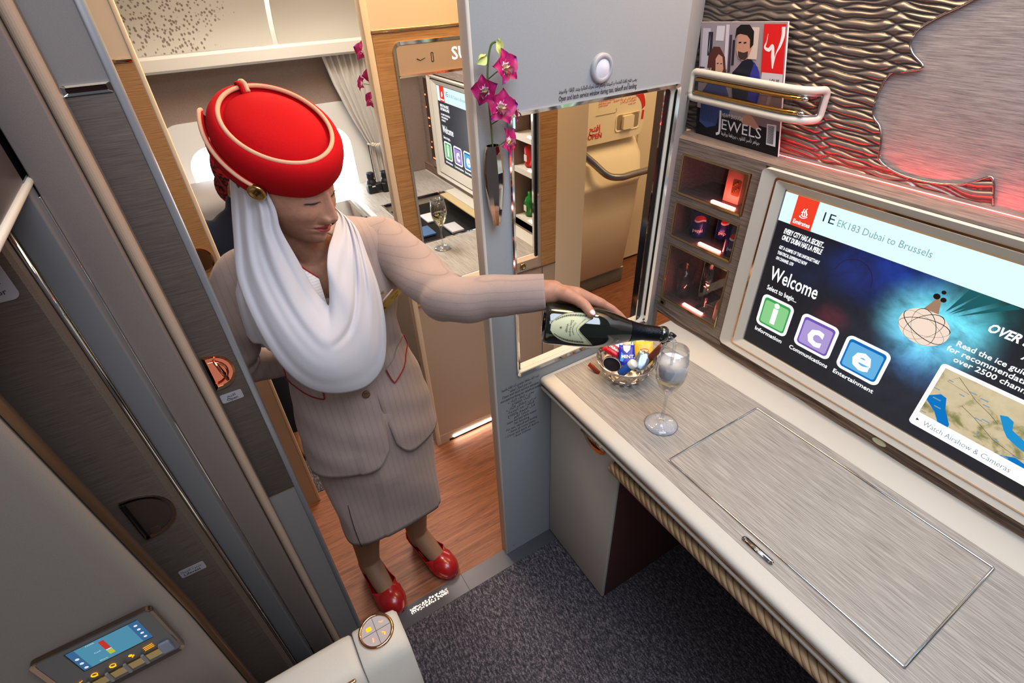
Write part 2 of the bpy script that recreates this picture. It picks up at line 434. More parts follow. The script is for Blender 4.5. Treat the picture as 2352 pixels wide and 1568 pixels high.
# ================================================================ console: minibar cabinet
YC = -.088
c = thing('minibar_cabinet', 'tall veneered console cabinet with three glazed red-lit niches beside the screen', 'cabinet', (.07,-.04,.79))
b = MB(); fr = FY(YC)
nich = {'top':(-.053,.159,1.147,1.254), 'mid':(-.052,.161,1.020,1.126), 'low':(-.050,.163,.812,.998)}
zs = [.79,.812,.998,1.020,1.126,1.147,1.254,1.287]
xL, xR = -.083, .190
b.box(xL,-.052,YC,YC+.01,.765,1.287,CABW); b.box(.161,xR,YC,YC+.01,.765,1.287,CABW)
for z0, z1 in ((.765,.812),(.998,1.020),(1.126,1.147),(1.254,1.287)): b.box(-.052,.161,YC,YC+.01,z0,z1,CABW)
b.build('carcass', c)
r = thing('shelf', 'long veneered shelf top above the screen, below the relief', 'shelf', (.9,-.04,1.26)); b = MB()
# sloping veneer top carried the whole way along above the screen
b.box(.190,1.75,YC,.011,1.282,1.2875,CABW); b.build('shelf_top', r)
b = MB(); b.box(xL-.03,.190,YC,.011,1.2865,1.2878,CABW); b.build('cabinet_top', c)
LIN = grained('niche_liner', (120,108,104), (84,72,70), (12,200,500), .35, .05)
b = MB()
for k, (x0,x1,z0,z1) in nich.items():
    yb = .062
    b.add([(x0-.01,yb,z0),(x1+.01,yb,z0),(x1+.01,yb,z1),(x0-.01,yb,z1)], [[0,1,2,3]], LIN)
    b.add([(x0,YC+.01,z0),(x1,YC+.01,z0),(x1,yb,z0),(x0,yb,z0)], [[0,1,2,3]], LIN)
    b.add([(x0,YC+.01,z1),(x1,YC+.01,z1),(x1,yb,z1),(x0,yb,z1)], [[0,1,2,3]], LIN)
    b.add([(x0,YC+.01,z0),(x0,yb,z0),(x0,yb,z1),(x0,YC+.01,z1)], [[0,1,2,3]], LIN)
    b.add([(x1,YC+.01,z0),(x1,yb,z0),(x1,yb,z1),(x1,YC+.01,z1)], [[0,1,2,3]], LIN)
b.build('niche_liner', c)
for k, (x0,x1,z0,z1) in nich.items():
    b = MB(); b.ring(fr, rrect(x0,x1,z0,z1,.004,3), rrect(x0+.005,x1-.005,z0+.005,z1-.005,.003,3), -.001, .003, BRASS, .001)
    g = b.build('niche_door', c)
    b = MB(); b.flat(fr, rrect(x0+.004,x1-.004,z0+.004,z1-.004), .0005, PANE); b.build('pane', g)
    b = MB(); xx = x0+.10 if k == 'top' else (x0+.085 if k == 'mid' else x0+.07)
    b.box(xx,xx+.072,YC+.02,YC+.028,z0+.0005,z0+.004,REDLED); b.build('light_strip', c)
b = MB(); b.fbox(fr, -.05,-.029,.790,.806,0,.004,BRASS,.003); b.fbox(fr,-.046,-.033,.794,.803,.004,.0045,mat('handle_recess', (60,34,20), .2, 1)); b.build('latch', c)

# niche contents
P_ = mat('snack_box_card', (214,150,140), .5)
b = MB(); b.box(.057,.105,-.035,.012,1.1475,1.235,P_,.001); b.prism(FY(-.035), rrect(.078,.103,1.168,1.21,.004,3), 0, .0006, mat('snack_picture', (120,70,30), .3))
for q in range(7): b.ball((.082+.003*(q%4)*1.6, -.0358, 1.175+.0045*q), .003, mat('snack_nuts', (180,110,50), .5), 5)
tag(b.build('snack_box'), 'tall pink snack carton with a window showing nuts in the top red-lit niche', 'box')
def can(x, y, z, lab, g='drink cans in the middle niche'):
    r = thing('drink_can', lab, 'can', (x,y,z), g)
    BL = mat('can_blue', (24,36,110), .25, metal=.5); rd = mat('can_red', (200,24,28), .3, metal=.3); wh = mat('can_white', (225,225,230), .3)
    b = MB(); b.lathe([(.0,.001),(.021,.001),(.0245,.007),(.0255,.01),(.0255,.078),(.0215,.087),(.0215,.089),(.019,.086),(0,.086)], (x,y,z), BL, n=28); b.build('can_body', r)
    b = MB()
    a0 = math.atan2(-1.0, .9-x)
    def pt(u, v, rr=.0259): a = a0+u/.0255; return (x+math.cos(a)*rr, y+math.sin(a)*rr, z+v)
    R_ = .0165; cz = .055
    for mm, f0, f1 in ((rd,.12,1.),(wh,-.18,.12),(BL,-1.,-.18)):
        rows = []
        for i in range(9):
            q = f0+(f1-f0)*i/8; w_ = R_*math.sqrt(max(0,1-q*q))
            rows.append([pt(w_*(j/8*2-1), cz+R_*q+ (.0025*math.sin(PI*(j/8*2-1)) if mm is not rd or i == 0 else 0), .02585) for j in range(9)])
        b.grid(rows, mm)
    V, F = textmesh('pepsi', .01)
    b.add([pt((p[0]*.014-.018), .022+p[1]*.014, .02595) for p in V], F, wh); b.build('can_print', r)
    return r
can(-.005,-.03,1.0205,'blue drink can with a red and white globe, leftmost in the middle niche')
can(.052,.012,1.0205,'blue drink can standing at the back of the middle niche')
can(.131,-.048,1.0205,'blue drink can at the right end of the middle niche')
def tumbler(x, y, z, r0, r1, h, lab):
    b = MB(); b.lathe([(0,.001),(r0,.001),(r1,h),(r1-.0012,h),(r0-.001,.008),(0,.009)], (x,y,z), GLASS, n=32)
    tag(b.build('tumbler'), lab, 'glass', 'glassware in the lowest niche')
tumbler(-.018,-.03,.8125,.021,.027,.10,'straight clear tumbler at the left of the lowest red-lit niche')
tumbler(.035,.012,.8125,.02,.026,.12,'tall clear tumbler behind the stemmed glass in the lowest niche')
def wineglass(x, y, z, s, lab, grp=None, cat='glass', wine=True, foam=False):
    r = thing('wine_glass', lab, cat, (x,y,z), grp)
    b = MB()
    prof = [(0,.0),(.036,.0),(.0365,.0015),(.02,.0035),(.006,.006),(.0042,.012),(.0034,.03),(.0034,.075),(.0045,.088),(.010,.097),(.020,.112),(.0285,.132),(.0315,.152),(.0308,.172),(.0268,.205),
            (.0262,.205),(.0300,.172),(.0307,.152),(.0277,.132),(.0192,.113),(.009,.099),(0,.094)]
    b.lathe([(a*s,c_*s) for a,c_ in prof], (x,y,z), GLASS, n=48); b.build('glass_body', r)
    if wine:
        b = MB(); top = .142 if foam else .15
        pr = [(0,.0945),(.0088,.0995),(.0189,.1135),(.0272,.132),(.0299,.142 if foam else .15),(0,.142 if foam else .15)]
        b.lathe([(a*s*.995,c_*s) for a,c_ in pr], (x,y,z), mat('champagne', (248,226,160), .0, trans=1, ior=1.33), n=48); b.build('wine', r)
    if foam:
        FM = mat('foam', (238,238,240), .7, sss=.0); bb = noise(FM, coords(FM), 700, 3); bump(FM, bb, .5, .001)
        b = MB(); b.lathe([(0,.1425),(.0297,.1425),(.0304,.152),(.0299,.166),(.0285,.176),(.02,.180),(.008,.177),(0,.178)] if s else [], (x,y,z), FM, n=48)
        b.v = [(x+(p[0]-x)*s, y+(p[1]-y)*s, z+(p[2]-z)*s) for p in b.v]; b.build('foam', r)
    return r
wineglass(.075,-.035,.8125,.78,'empty stemmed glass in the middle of the lowest red-lit niche','glassware in the lowest niche',wine=False)
wineglass(.118,.018,.8125,.8,'empty stemmed glass at the back right of the lowest niche','glassware in the lowest niche',wine=False)
b = MB(); b.lathe([(0,0),(.0135,0),(.0145,.004),(.0145,.06),(.013,.066),(.006,.078),(.006,.098),(0,.098)], (.143,-.058,.8125), mat('bottle_orange', (190,110,60), .2), n=24)
b.lathe([(.01475,.012),(.01475,.048)], (.143,-.058,.8125), mat('bottle_label_pink', (220,170,150), .5), n=24)
tag(b.build('miniature_bottle'), 'small amber bottle with pale label at the right of the lowest niche', 'bottle')

# wave wood band + sensor under the console
b = MB(); G = []
for i in range(160):
    x = -.06+1.9*i/159; row = []
    for j in range(13):
        q = j/12; z = .7515+.041*q
        h = .0028*math.sin(q*16+3*math.sin(x*9)+1.4*math.sin(x*21+q*3))
        row.append((x, YC+.001-h, z))
    G.append(row)
b.grid(G, WAVEW); struct(b.build('trim_3'), 'carved wave-pattern wood band under the screen')
b = MB(); b.prism(FY(YC-.0005), [(.637+.015*math.cos(a)*1.0, .772+.0072*math.sin(a)) for a in [2*PI*k/24 for k in range(24)]], 0, .0035, mat('sensor_cream', (205,205,170), .3)); tag(b.build('infrared_sensor'), 'small oval cream sensor in the wooden band below the screen', 'sensor')

# ================================================================ screen
sx0, sx1, sz0, sz1 = .254, .975, .829, 1.239
tv = thing('television', 'wide wall screen showing a welcome menu in a cream and chrome frame', 'television', (.61,-.09,.79))
b = MB(); fy = FY(YC)
b.ring(fy, rrect(.193,1.036,.791,1.281,.012,5), rrect(.226,1.003,.806,1.265,.006,5), -.01, .014, TRIM, .006)
b.ring(fy, rrect(.231,.998,.810,1.261,.005,5), rrect(sx0-.004,sx1+.004,sz0-.004,sz1+.004,.002,5), -.01, .010, TRIM, -.001); b.build('frame', tv)
b = MB(); b.ring(fy, rrect(.2255,1.0035,.8055,1.2655,.006,5), rrect(.2315,.9975,.8105,1.2605,.005,5), -.008, .0085, GOLD, .0085); b.build('metal_inlay', tv)
# the picture on the display
SCR = mat('display_picture', (4,4,6), .25, spec=.3)
nt = SCR.node_tree; bs = nt.nodes['Principled BSDF']
geo = coords(SCR, (1,1,1), kind='Object')
def blob(cx, cz, sx, sz, col, k):
    mp = N(SCR, 'ShaderNodeMapping'); mp.inputs['Location'].default_value = (-cx/sx,0,-cz/sz); mp.inputs['Scale'].default_value = (1/sx,0,1/sz)
    L(SCR, geo, mp.inputs['Vector']); ln = N(SCR, 'ShaderNodeVectorMath', operation='LENGTH'); L(SCR, mp.outputs['Vector'], ln.inputs[0])
    mr = N(SCR, 'ShaderNodeMapRange', interpolation_type='SMOOTHERSTEP'); mr.inputs['From Min'].default_value = 1; mr.inputs['From Max'].default_value = .1
    mr.inputs['To Min'].default_value = 0; mr.inputs['To Max'].default_value = k; L(SCR, ln.outputs['Value'], mr.inputs['Value'])
    mm = N(SCR, 'ShaderNodeVectorMath', operation='SCALE'); mm.inputs[0].default_value = lin(col); L(SCR, mr.outputs[0], mm.inputs['Scale'])
    return mm.outputs[0]
acc = None
ox, oz = .61, .79        # object origin
for a in ((.62,1.075,.13,.12,(120,225,250),.75),(.62,1.01,.10,.10,(70,130,190),.4),(.48,1.13,.12,.10,(16,50,150),.35),(.56,1.16,.09,.06,(10,60,170),.3),(.66,1.13,.1,.08,(20,150,150),.3),(.44,1.0,.06,.05,(110,20,34),.25),(.61,.97,.32,.26,(34,40,54),.35),(.36,1.1,.12,.1,(20,34,70),.3)):
    q = blob(a[0]-ox, a[1]-oz, *a[2:])
    if acc is None: acc = q
    else:
        ad = N(SCR, 'ShaderNodeVectorMath', operation='ADD'); L(SCR, acc, ad.inputs[0]); L(SCR, q, ad.inputs[1]); acc = ad.outputs[0]
nz = noise(SCR, geo, 18, 4, .6, .5); mr = N(SCR, 'ShaderNodeMapRange'); mr.inputs['From Min'].default_value = .3; mr.inputs['From Max'].default_value = .7; mr.inputs['To Min'].default_value = .35; mr.inputs['To Max'].default_value = 1.3; L(SCR, nz, mr.inputs['Value'])
sc = N(SCR, 'ShaderNodeVectorMath', operation='SCALE'); L(SCR, acc, sc.inputs[0]); L(SCR, mr.outputs[0], sc.inputs['Scale'])
ad = N(SCR, 'ShaderNodeVectorMath', operation='ADD'); L(SCR, sc.outputs[0], ad.inputs[0]); ad.inputs[1].default_value = (.008,.008,.011)
L(SCR, ad.outputs[0], bs.inputs['Emission Color']); bs.inputs['Emission Strength'].default_value = 1.6
EK = 1.5
def E(n, c, k=1.): return glow('screen_'+n, c, EK*k)
SW, SHD, SRED, SINK, SGRN = E('white',(250,252,255),1), E('header',(206,232,240),.85), E('red',(226,62,40),.8), E('ink',(40,50,54),.6), E('teal_text',(120,160,158),.8)
b = MB(); b.flat(fy, rrect(sx0,sx1,sz0,sz1), -.002, SCR); scr = b.build('display', tv)
def screen_graphics(fy, X, Z, parent, simple=False, clip=9):
    """X, Z: screen left edge and top edge"""
    b = MB(); D = -.0014
    T = lambda s, x, z, h, m, **k: b.text(s, fy, X+x, Z-z, h, m, d=D+.0008, **k)
    W = sx1-sx0
    b.flat(fy, rrect(X,X+W,Z-.0675,Z), D, SHD)
    b.flat(fy, rrect(X+.030,X+.080,Z-.068,Z), D+.0003, SRED)
    T('Emirates', .0555, .0615, .0135, SW, bold=.02, align='C', width=.040)
    # the calligraphic crest as strokes
    cx, cz = X+.055, Z-.034
    for pts in ([(-.009,-.008),(-.004,-.011),(.003,-.010),(.009,-.006)],[(-.006,-.004),(-.001,-.007),(.006,-.005),(.008,.001)],[(-.003,-.006),(-.004,.003),(-.002,.010)],[(.002,-.006),(.001,.004),(.004,.012)],[(-.007,.0),(-.003,.003),(.002,.001)],[(.006,-.003),(.004,.005),(.0,.007)]):
        b.tube([fy(cx+p, cz+q, D+.0008) for p, q in [(v_.x,v_.y) for v_ in catmull([(p_[0],p_[1],0) for p_ in pts],4)]], .0009, SW, 4, flat=.3)
    T('1E', .098, .037, .030, SINK, width=.025); T('EK183', .130, .037, .021, SGRN, width=.046); T('Dubai to Brussels', .183, .037, .021, SGRN, width=.128)
    T('EVERY CITY HAS A SECRET...', .022, .092, .017, SW, bold=.03, it=.25, width=.098); T('ONLY DUBAI HAS LA PERLE', .022, .108, .017, SW, bold=.03, it=.25, width=.098)
    T('GET A GLIMPSE OF THIS UNFORGETTABLE', .022, .131, .0115, SW, bold=.02, it=.25, width=.100); T('THEATRICAL EXPERIENCE NOW', .022, .145, .0115, SW, bold=.02, it=.25, width=.075); T('ON CHANNEL 1370', .022, .159, .0115, SW, bold=.02, it=.25, width=.045)
    T('Welcome', .020, .213, .050, SW, bold=.01, width=.122); T('Select to begin...', .022, .242, .0185, SW, bold=.012, width=.080)
    for k, (l_, nm, c0, c1) in enumerate((('i','Information',(70,176,92),(150,220,150)),('c','Communications',(128,98,196),(186,164,226)),('e','Entertainment',(30,120,204),(110,190,240)))):
        x0 = X+.018+.106*k+.002*k; z0 = Z-.345; s_ = .086+.004*k
        b.flat(fy, rrect(x0,x0+s_,z0,z0+.090,.014,5), D+.0002, SW)
        b.flat(fy, rrect(x0+.007,x0+s_-.007,z0+.007,z0+.083,.008,5), D+.0005, E(nm.lower(), c0, .55))
        b.flat(fy, rrect(x0+.011,x0+s_-.011,z0+.012,z0+.076,.006,5), D+.0007, E(nm.lower()+'_light', c1, .6))
        T(l_, x0-X+s_/2, -(z0-Z)-.022, .085, SW, bold=.03, align='C')
        T(nm, x0-X+s_/2, .364, .0155, SW, bold=.015, align='C', width=.016*len(nm)*.44)
    if not simple:
        # lantern with struts
        cx, cz = X+.352, Z-.170
        LAN = E('lantern', (236,214,196), .75); DK = E('lantern_line', (60,44,40), .3)
        b.flat(fy, [(cx+p, cz+q) for p, q in circ(0,0,.044,28,.038)], D+.0002, LAN)
        for k in range(4):
            a = k*PI/4+.3
            b.tube([fy(cx+.044*math.cos(t_)*math.cos(a)-.018*math.sin(t_)*math.sin(a)*1.2, cz+.038*math.cos(t_)*math.sin(a)+.018*math.sin(t_)*math.cos(a), D+.0006) for t_ in [2*PI*j/24 for j in range(24)]], .0008, DK, 4, True, flat=.3)
        b.flat(fy, [(cx-.014,cz+.036),(cx+.012,cz+.036),(cx+.006,cz+.062),(cx-.002,cz+.066)], D+.0004, E('lantern_gold', (190,150,120), .5))
        for px_, pz_, rr in ((-.004,.068,.006),(.008,.066,.005),(.003,.080,.004)): b.flat(fy, circ(cx+px_,cz+pz_,rr,10), D+.0007, DK)
        for k, (a0, w_) in enumerate(((.05,.010),(.030,.011),(.062,.010),(.092,.009))):
            b.flat(fy, [(cx+.01+a0*.3,cz+.045),(cx+a0+.005,cz+.102),(cx+a0+.005+w_*1.6,cz+.100)], D+.0001, E('ray', (60,150,160), .25))
        for k in range(5): b.flat(fy, rrect(cx+.052+.004*k,cx+.062+.004*k,cz+.02-.008*k,cz+.0215-.008*k), D+.0003, E('flare', (150,200,230), .5))
        for k in range(16): b.tube([fy(cx-.155+.04*math.cos(PI*(k+j)/17), cz+.035+.045*math.sin(PI*(k+j)/17), D+.0003) for j in (0,1)], .0008, E('arch', (70,50,80), .35), 4, flat=.3)
        pass
        T('OVER 300 MOVIES', .440, .128, .024, SW, bold=.03, it=.25, width=.150); T('ADDED', .500, .152, .024, SW, bold=.03, it=.25, width=.055)
        T('Read the ice guide in your seat pocket', .412, .178, .016, SW, bold=.012, width=.245); T('for recommendations and highlights of', .402, .194, .016, SW, bold=.012, width=.26); T('over 2500 channels of entertainment', .420, .210, .016, SW, bold=.012, width=.25)
        # map card
        x0, x1, z0, z1 = X+.408, X+.690, Z-.382, Z-.222
        b.flat(fy, rrect(x0,x1,z0,z1,.008,4), D+.0002, SW)
        MP = mat('screen_map', (0,0,0), .5, spec=0)
        f = noise(MP, coords(MP), 22, 5, .6, .4); cr = ramp(MP, f, [(.38,(226,208,172)),(.52,(214,196,158)),(.62,(150,146,96)),(.72,(110,112,70))])
        bb = MP.node_tree.nodes['Principled BSDF']; L(MP, cr, bb.inputs['Emission Color']); bb.inputs['Emission Strength'].default_value = EK*.62
        mx0, mx1, mz0, mz1 = x0+.008, x1-.008, z0+.034, z1-.008
        b.flat(fy, rrect(mx0,mx1,mz0,mz1), D+.0004, MP)
        SEA = E('sea', (20,130,214), .55); SEA2 = E('sea_shallow', (40,160,226), .55); LN = E('border_line', (120,104,84), .4)
        q = lambda P, m_, dd=.0006: b.flat(fy, [(mx0+p*.266, mz0+r_*.118) for p, r_ in P], D+dd, m_)
        q([(.0,.40),(.06,.52),(.10,.50),(.13,.30),(.20,.06),(.20,0),(.13,0),(.08,.16),(.0,.30)], SEA)
        q([(.40,.66),(.44,.70),(.48,.66),(.50,.52),(.56,.46),(.66,.38),(.72,.40),(.78,.50),(.84,.40),(.90,.3),(.94,.22),(.90,.2),(.82,.28),(.74,.26),(.66,.24),(.56,.30),(.50,.36),(.46,.46)], SEA2)
        q([(.52,0),(.60,.1),(.72,.05),(.82,.12),(.92,.18),(1,.24),(1,0)], SEA)
        for P in ([(.1,.95),(.25,.7),(.35,.6),(.42,.5)],[(.2,.5),(.3,.4),(.45,.2),(.6,.12),(.75,.2),(.85,.22)],[(.5,.0),(.52,.1),(.6,.12)],[(.1,.95),(.05,.8),(.2,.75)]):
            b.tube([fy(mx0+p*.266, mz0+r_*.118, D+.0008) for p, r_ in P], .0004, LN, 4, flat=.3)
        rn = random.Random(5)
        for k in range(26): 
            p_, r_ = rn.random(), rn.random()*.9; b.flat(fy, rrect(mx0+p_*.25, mx0+p_*.25+.008+.006*rn.random(), mz0+r_*.11, mz0+r_*.11+.0025), D+.0007, E('map_word', (150,186,200), .5))
        b.flat(fy, [(x0+.010,z0+.013),(x0+.016,z0+.0165),(x0+.010,z0+.020)], D+.0006, SINK)
        T('Watch Airshow & Cameras', x0-X+.024, -(z0-Z)-.010, .0175, E('card_text', (120,140,150), .7), width=.150)
    return b.build('screen_graphics', parent)
screen_graphics(fy, sx0, sz1, scr)

# ================================================================ relief wall
m = mat('relief_pewter', (122,114,110), .33, metal=.6); RELIEF = m
XW0, XW1, ZW0, ZW1, YW = -.24, 1.75, 1.285, 2.05, .012
curve = [(.50,1.70),(.46,1.63),(.422,1.594),(.38,1.568),(.356,1.547),(.354,1.525),(.364,1.510),(.389,1.491),(.365,1.482),(.338,1.475),(.328,1.438),(.334,1.399),(.352,1.382),(.364,1.362),(.370,1.340),(.378,1.318),(.418,1.303),(.468,1.300),(.524,1.309),(.548,1.324),(.562,1.334),(.571,1.328),(.580,1.308),(.588,1.288)]
cz_ = [c_[1] for c_ in curve]
def inside(x, z):            # relief lies left of / below the curve
    P = [(XW0-1,1.2)]+[(XW0-1,1.70)]+curve+[(.588,1.2)]
    c = False; n = len(P)
    for i in range(n):
        (x1,y1),(x2,y2) = P[i], P[i-1]
        if (y1 > z) != (y2 > z) and x < (x2-x1)*(z-y1)/(y2-y1)+x1: c = not c
    return c
def relief_h(x, z):
    p1 = (z+.0072*math.sin(2*PI*x/.17+z*19)+.0020*math.sin(2*PI*x/.075+z*34)-.05*x)/.0165
    p2 = (z-.0082*math.sin(2*PI*x/.21+1.+z*15)+.13*x+.0016*math.sin(2*PI*x/.07+3))/.0205+.4
    h = min(abs(math.sin(PI*p1)), abs(math.sin(PI*p2)))
    return .0075*h**.55
xs = np.arange(-.21, .62, .0028); zz = np.arange(1.286, 1.705, .00105)
G = []; 
b = MB(); idx = {}; V = []; F = []
for i, x in enumerate(xs):
    for j, z in enumerate(zz): V.append((x, YW-.002-relief_h(x,z), z))
nz_ = len(zz)
for i in range(len(xs)-1):
    for j in range(nz_-1):
        if inside((xs[i]+xs[i+1])/2, (zz[j]+zz[j+1])/2): F.append((i*nz_+j,(i+1)*nz_+j,(i+1)*nz_+j+1,i*nz_+j+1))
used = sorted({k for f_ in F for k in f_}); rm = {k:i for i, k in enumerate(used)}
b.add([V[k] for k in used], [[rm[k] for k in f_] for f_ in F], RELIEF, True)
ed = catmull([(x,z,0) for x,z in curve], 6)
b.tube([(p.x, YW-.006, p.y) for p in ed], .0022, mat('relief_edge', (190,180,170), .2, 1), 8)
ra = b.build('relief_panel'); tag(ra, 'pewter wall relief of flowing interlaced wave ridges above the console', 'wall art')
SILK = grained('silk_panel', (196,186,182), (122,114,114), (28,300,800), .38, .12, metal=.25, lo=.3, hi=.7)
b = MB(); b.box(XW0,XW1,YW,YW+.03,ZW0,ZW1,SILK); struct(b.build('wall_front'), 'silky grey panel wall above the console')
LEDR = glow('red_mood_led', (255,40,44), 110)
b = MB(); b.box(.15,1.72,-.0185,-.0165,1.2876,1.2881,LEDR); tag(b.build('led_strip'), 'thin red mood light line along the shelf at the foot of the relief', 'light')

# ================================================================ magazine and its holder
y_m = .000
r = thing('magazine', 'glossy fashion magazine with red logo panel propped in the wall holder', 'magazine', (0,.0,1.2875))
b = MB(); CR = Matrix.Rotation(0,3,'Y')
TL, TR, BR, BL = Vector((-.135,.002,1.540)), Vector((.108,-.008,1.552)), Vector((.180,-.030,1.2885)), Vector((-.082,-.012,1.2885))
def mg(u, v, d=0):
    p = (BL*(1-u)+BR*u)*(1-v)+(TL*(1-u)+TR*u)*v
    return p+Vector((.05,-1,-.06))*(.0055+d)
class MFr:
    def __call__(s, a, b_, d=0): return mg(a, b_, d)
M_ = MFr()
PAP = mat('magazine_paper', (228,222,220), .4)
n4 = [(0,0),(1,0),(1,1),(0,1)]
b.add([mg(*p,-.005) for p in n4]+[mg(*p,0) for p in n4], [[0,1,2,3],[4,5,6,7],[0,1,5,4],[1,2,6,5],[2,3,7,6],[3,0,4,7]], PAP)
b.build('pages', r)
b = MB()
def C_(n, c, g=.28): return mat('cover_'+n, c, g)
q = lambda P, m_, d=.0003: b.add([mg(u,v,d) for u,v in P], [list(range(len(P)))], m_)
q([(0,0),(1,0),(1,1),(0,1)], C_('grey',(150,140,150)))
for k, (u,v,w,h,c_) in enumerate(((.02,.6,.1,.35,(190,186,200)),(.1,.72,.06,.2,(40,38,50)),(.2,.85,.1,.12,(210,206,220)),(.32,.62,.04,.36,(206,200,214)),(.37,.6,.03,.3,(60,50,70)),(.41,.66,.03,.2,(36,34,44)),(.6,.72,.1,.24,(206,190,180)),(0,.48,.08,.14,(54,50,60)))):
    q([(u,v),(u+w,v),(u+w*1.1,v+h),(u+w*.1,v+h)], C_('bg%d'%k, c_), .0004)
q([(0,0),(1,0),(1,.20),(0,.25)], C_('black',(14,13,16)), .0005)
q([(.6,.2),(1,.2),(1,.46),(.62,.46)], C_('mauve',(130,108,118)), .0005)
# man
q([(.47,.30),(.44,.46),(.43,.60),(.50,.66),(.56,.72),(.64,.72),(.72,.66),(.76,.52),(.74,.40),(.70,.30)], C_('navy',(20,22,40)), .0007)
q([(.62,.40),(.64,.60),(.68,.70),(.74,.63),(.77,.50),(.74,.38)], C_('blue',(44,52,150)), .0008)
q([(.46,.78),(.47,.90),(.52,.93),(.62,.93),(.64,.80),(.60,.72),(.54,.70),(.49,.72)], C_('skin',(190,140,120)), .0009)
q([(.44,.86),(.45,.95),(.50,.98),(.60,.98),(.655,.93),(.655,.83),(.62,.80),(.615,.87),(.58,.90),(.50,.91),(.46,.90)], C_('hair',(18,14,16)), .0011)
q([(.485,.775),(.55,.765),(.60,.78),(.60,.735),(.57,.71),(.52,.71),(.49,.73)], C_('beard',(60,42,40)), .0011)
for uu in (.487,.545): q([(uu,.835),(uu+.03,.84),(uu+.03,.85),(uu,.847)], C_('hair',(18,14,16)), .0012)
# woman
q([(.10,.50),(.12,.72),(.18,.80),(.26,.80),(.33,.72),(.36,.56),(.30,.50),(.2,.46)], C_('brownhair',(84,44,36)), .0007)
q([(.22,.58),(.215,.70),(.25,.74),(.30,.72),(.32,.62),(.29,.56),(.25,.54)], C_('skin2',(206,156,136)), .0009)
for uu in (.235,.278): q([(uu,.657),(uu+.022,.66),(uu+.022,.668),(uu,.665)], C_('hair',(18,14,16)), .0011)
q([(.25,.585),(.275,.583),(.283,.592),(.262,.597)], C_('lips',(170,60,66)), .0011)
q([(.04,.12),(.06,.40),(.14,.50),(.26,.54),(.36,.48),(.44,.34),(.42,.24),(.30,.22),(.26,.12),(.14,.08)], C_('gown',(60,76,130)), .0008)
for k in range(18):
    u0 = .06+.018*k; q([(u0,.14),(u0+.006,.14),(u0+.016,.42),(u0+.009,.42)], C_('gown_fold',(34,44,92)), .0010)
q([(.56,.22),(.62,.29),(.70,.27),(.78,.20),(.76,.17),(.66,.19),(.60,.19)], C_('skin',(190,140,120)), .0010)
q([(.76,.63),(1-.01,.63),(1-.01,.985),(.76,.985)], C_('red',(206,22,24)), .0012)
q([(.76,.46),(.99,.46),(.99,.63),(.77,.63)], C_('paleblock',(196,190,198)), .0011)
STR = C_('white',(232,228,230))
def stroke(P, W_, d=.0016):
    Pc = catmull([(a_,b_,0) for a_,b_ in P], 8); n_ = len(Pc); Lf = []; Rt = []
    for i, p in enumerate(Pc):
        t_ = (Pc[min(i+1,n_-1)]-Pc[max(i-1,0)]).normalized(); nn = Vector((-t_.y*1.0,t_.x*.9,0)); f_ = i/(n_-1)*(len(W_)-1); k = min(int(f_),len(W_)-2); w_ = W_[k]*(1-(f_-k))+W_[k+1]*(f_-k)
        Lf.append(mg(p.x+nn.x*w_,p.y+nn.y*w_,d)); Rt.append(mg(p.x-nn.x*w_,p.y-nn.y*w_,d))
    b.grid([Lf,Rt], STR, smooth=False)
stroke([(.81,.915),(.80,.86),(.785,.815),(.83,.80),(.865,.83),(.875,.75),(.88,.665)], [.002,.004,.010,.016,.012,.018,.006])
stroke([(.965,.965),(.965,.90),(.94,.83),(.905,.77),(.885,.68)], [.018,.017,.012,.004,.002])
b.text('LOUIS', M_, .96, .55, .055, INK, d=.0016, align='R', width=.10, bold=.01); b.text('VUITTON', M_, .96, .515, .055, INK, d=.0016, align='R', width=.15, bold=.01)
b.text(ar('لقاء من وحي العاشق'), M_, .96, .485, .04, INK, d=.0016, align='R', width=.16)
for s_, v_, w_ in (('بعد مرور عام',.60,.09),('على زفافهما',.575,.09),('إيمان الباني',.54,.13),('مراد يلدريم',.50,.1)): b.text(ar(s_), M_, .08, v_, .05, STR, d=.0016, width=w_)
b.text('J', M_, .27, .095, .25, STR, d=.0016); b.text('EWELS', M_, .34, .105, .13, STR, d=.0016, width=.47); b.text('HEAVY ENOUGH', M_, .34, .215, .05, STR, d=.0018, width=.25)
b.text(ar('جواهر تأسر القلوب ببريقها ورقيها'), M_, .34, .055, .045, STR, d=.0016, width=.46)
q([(.87,.075),(.97,.075),(.965,.245),(.865,.24)], STR, .0014)
for k in range(22):
    v_ = .09+.0065*k; q([(.878,v_),(.945,v_),(.945,v_+.003+.001*(k%2)),(.878,v_+.003)], C_('black',(14,13,16)), .0018)
b.build('cover', r)
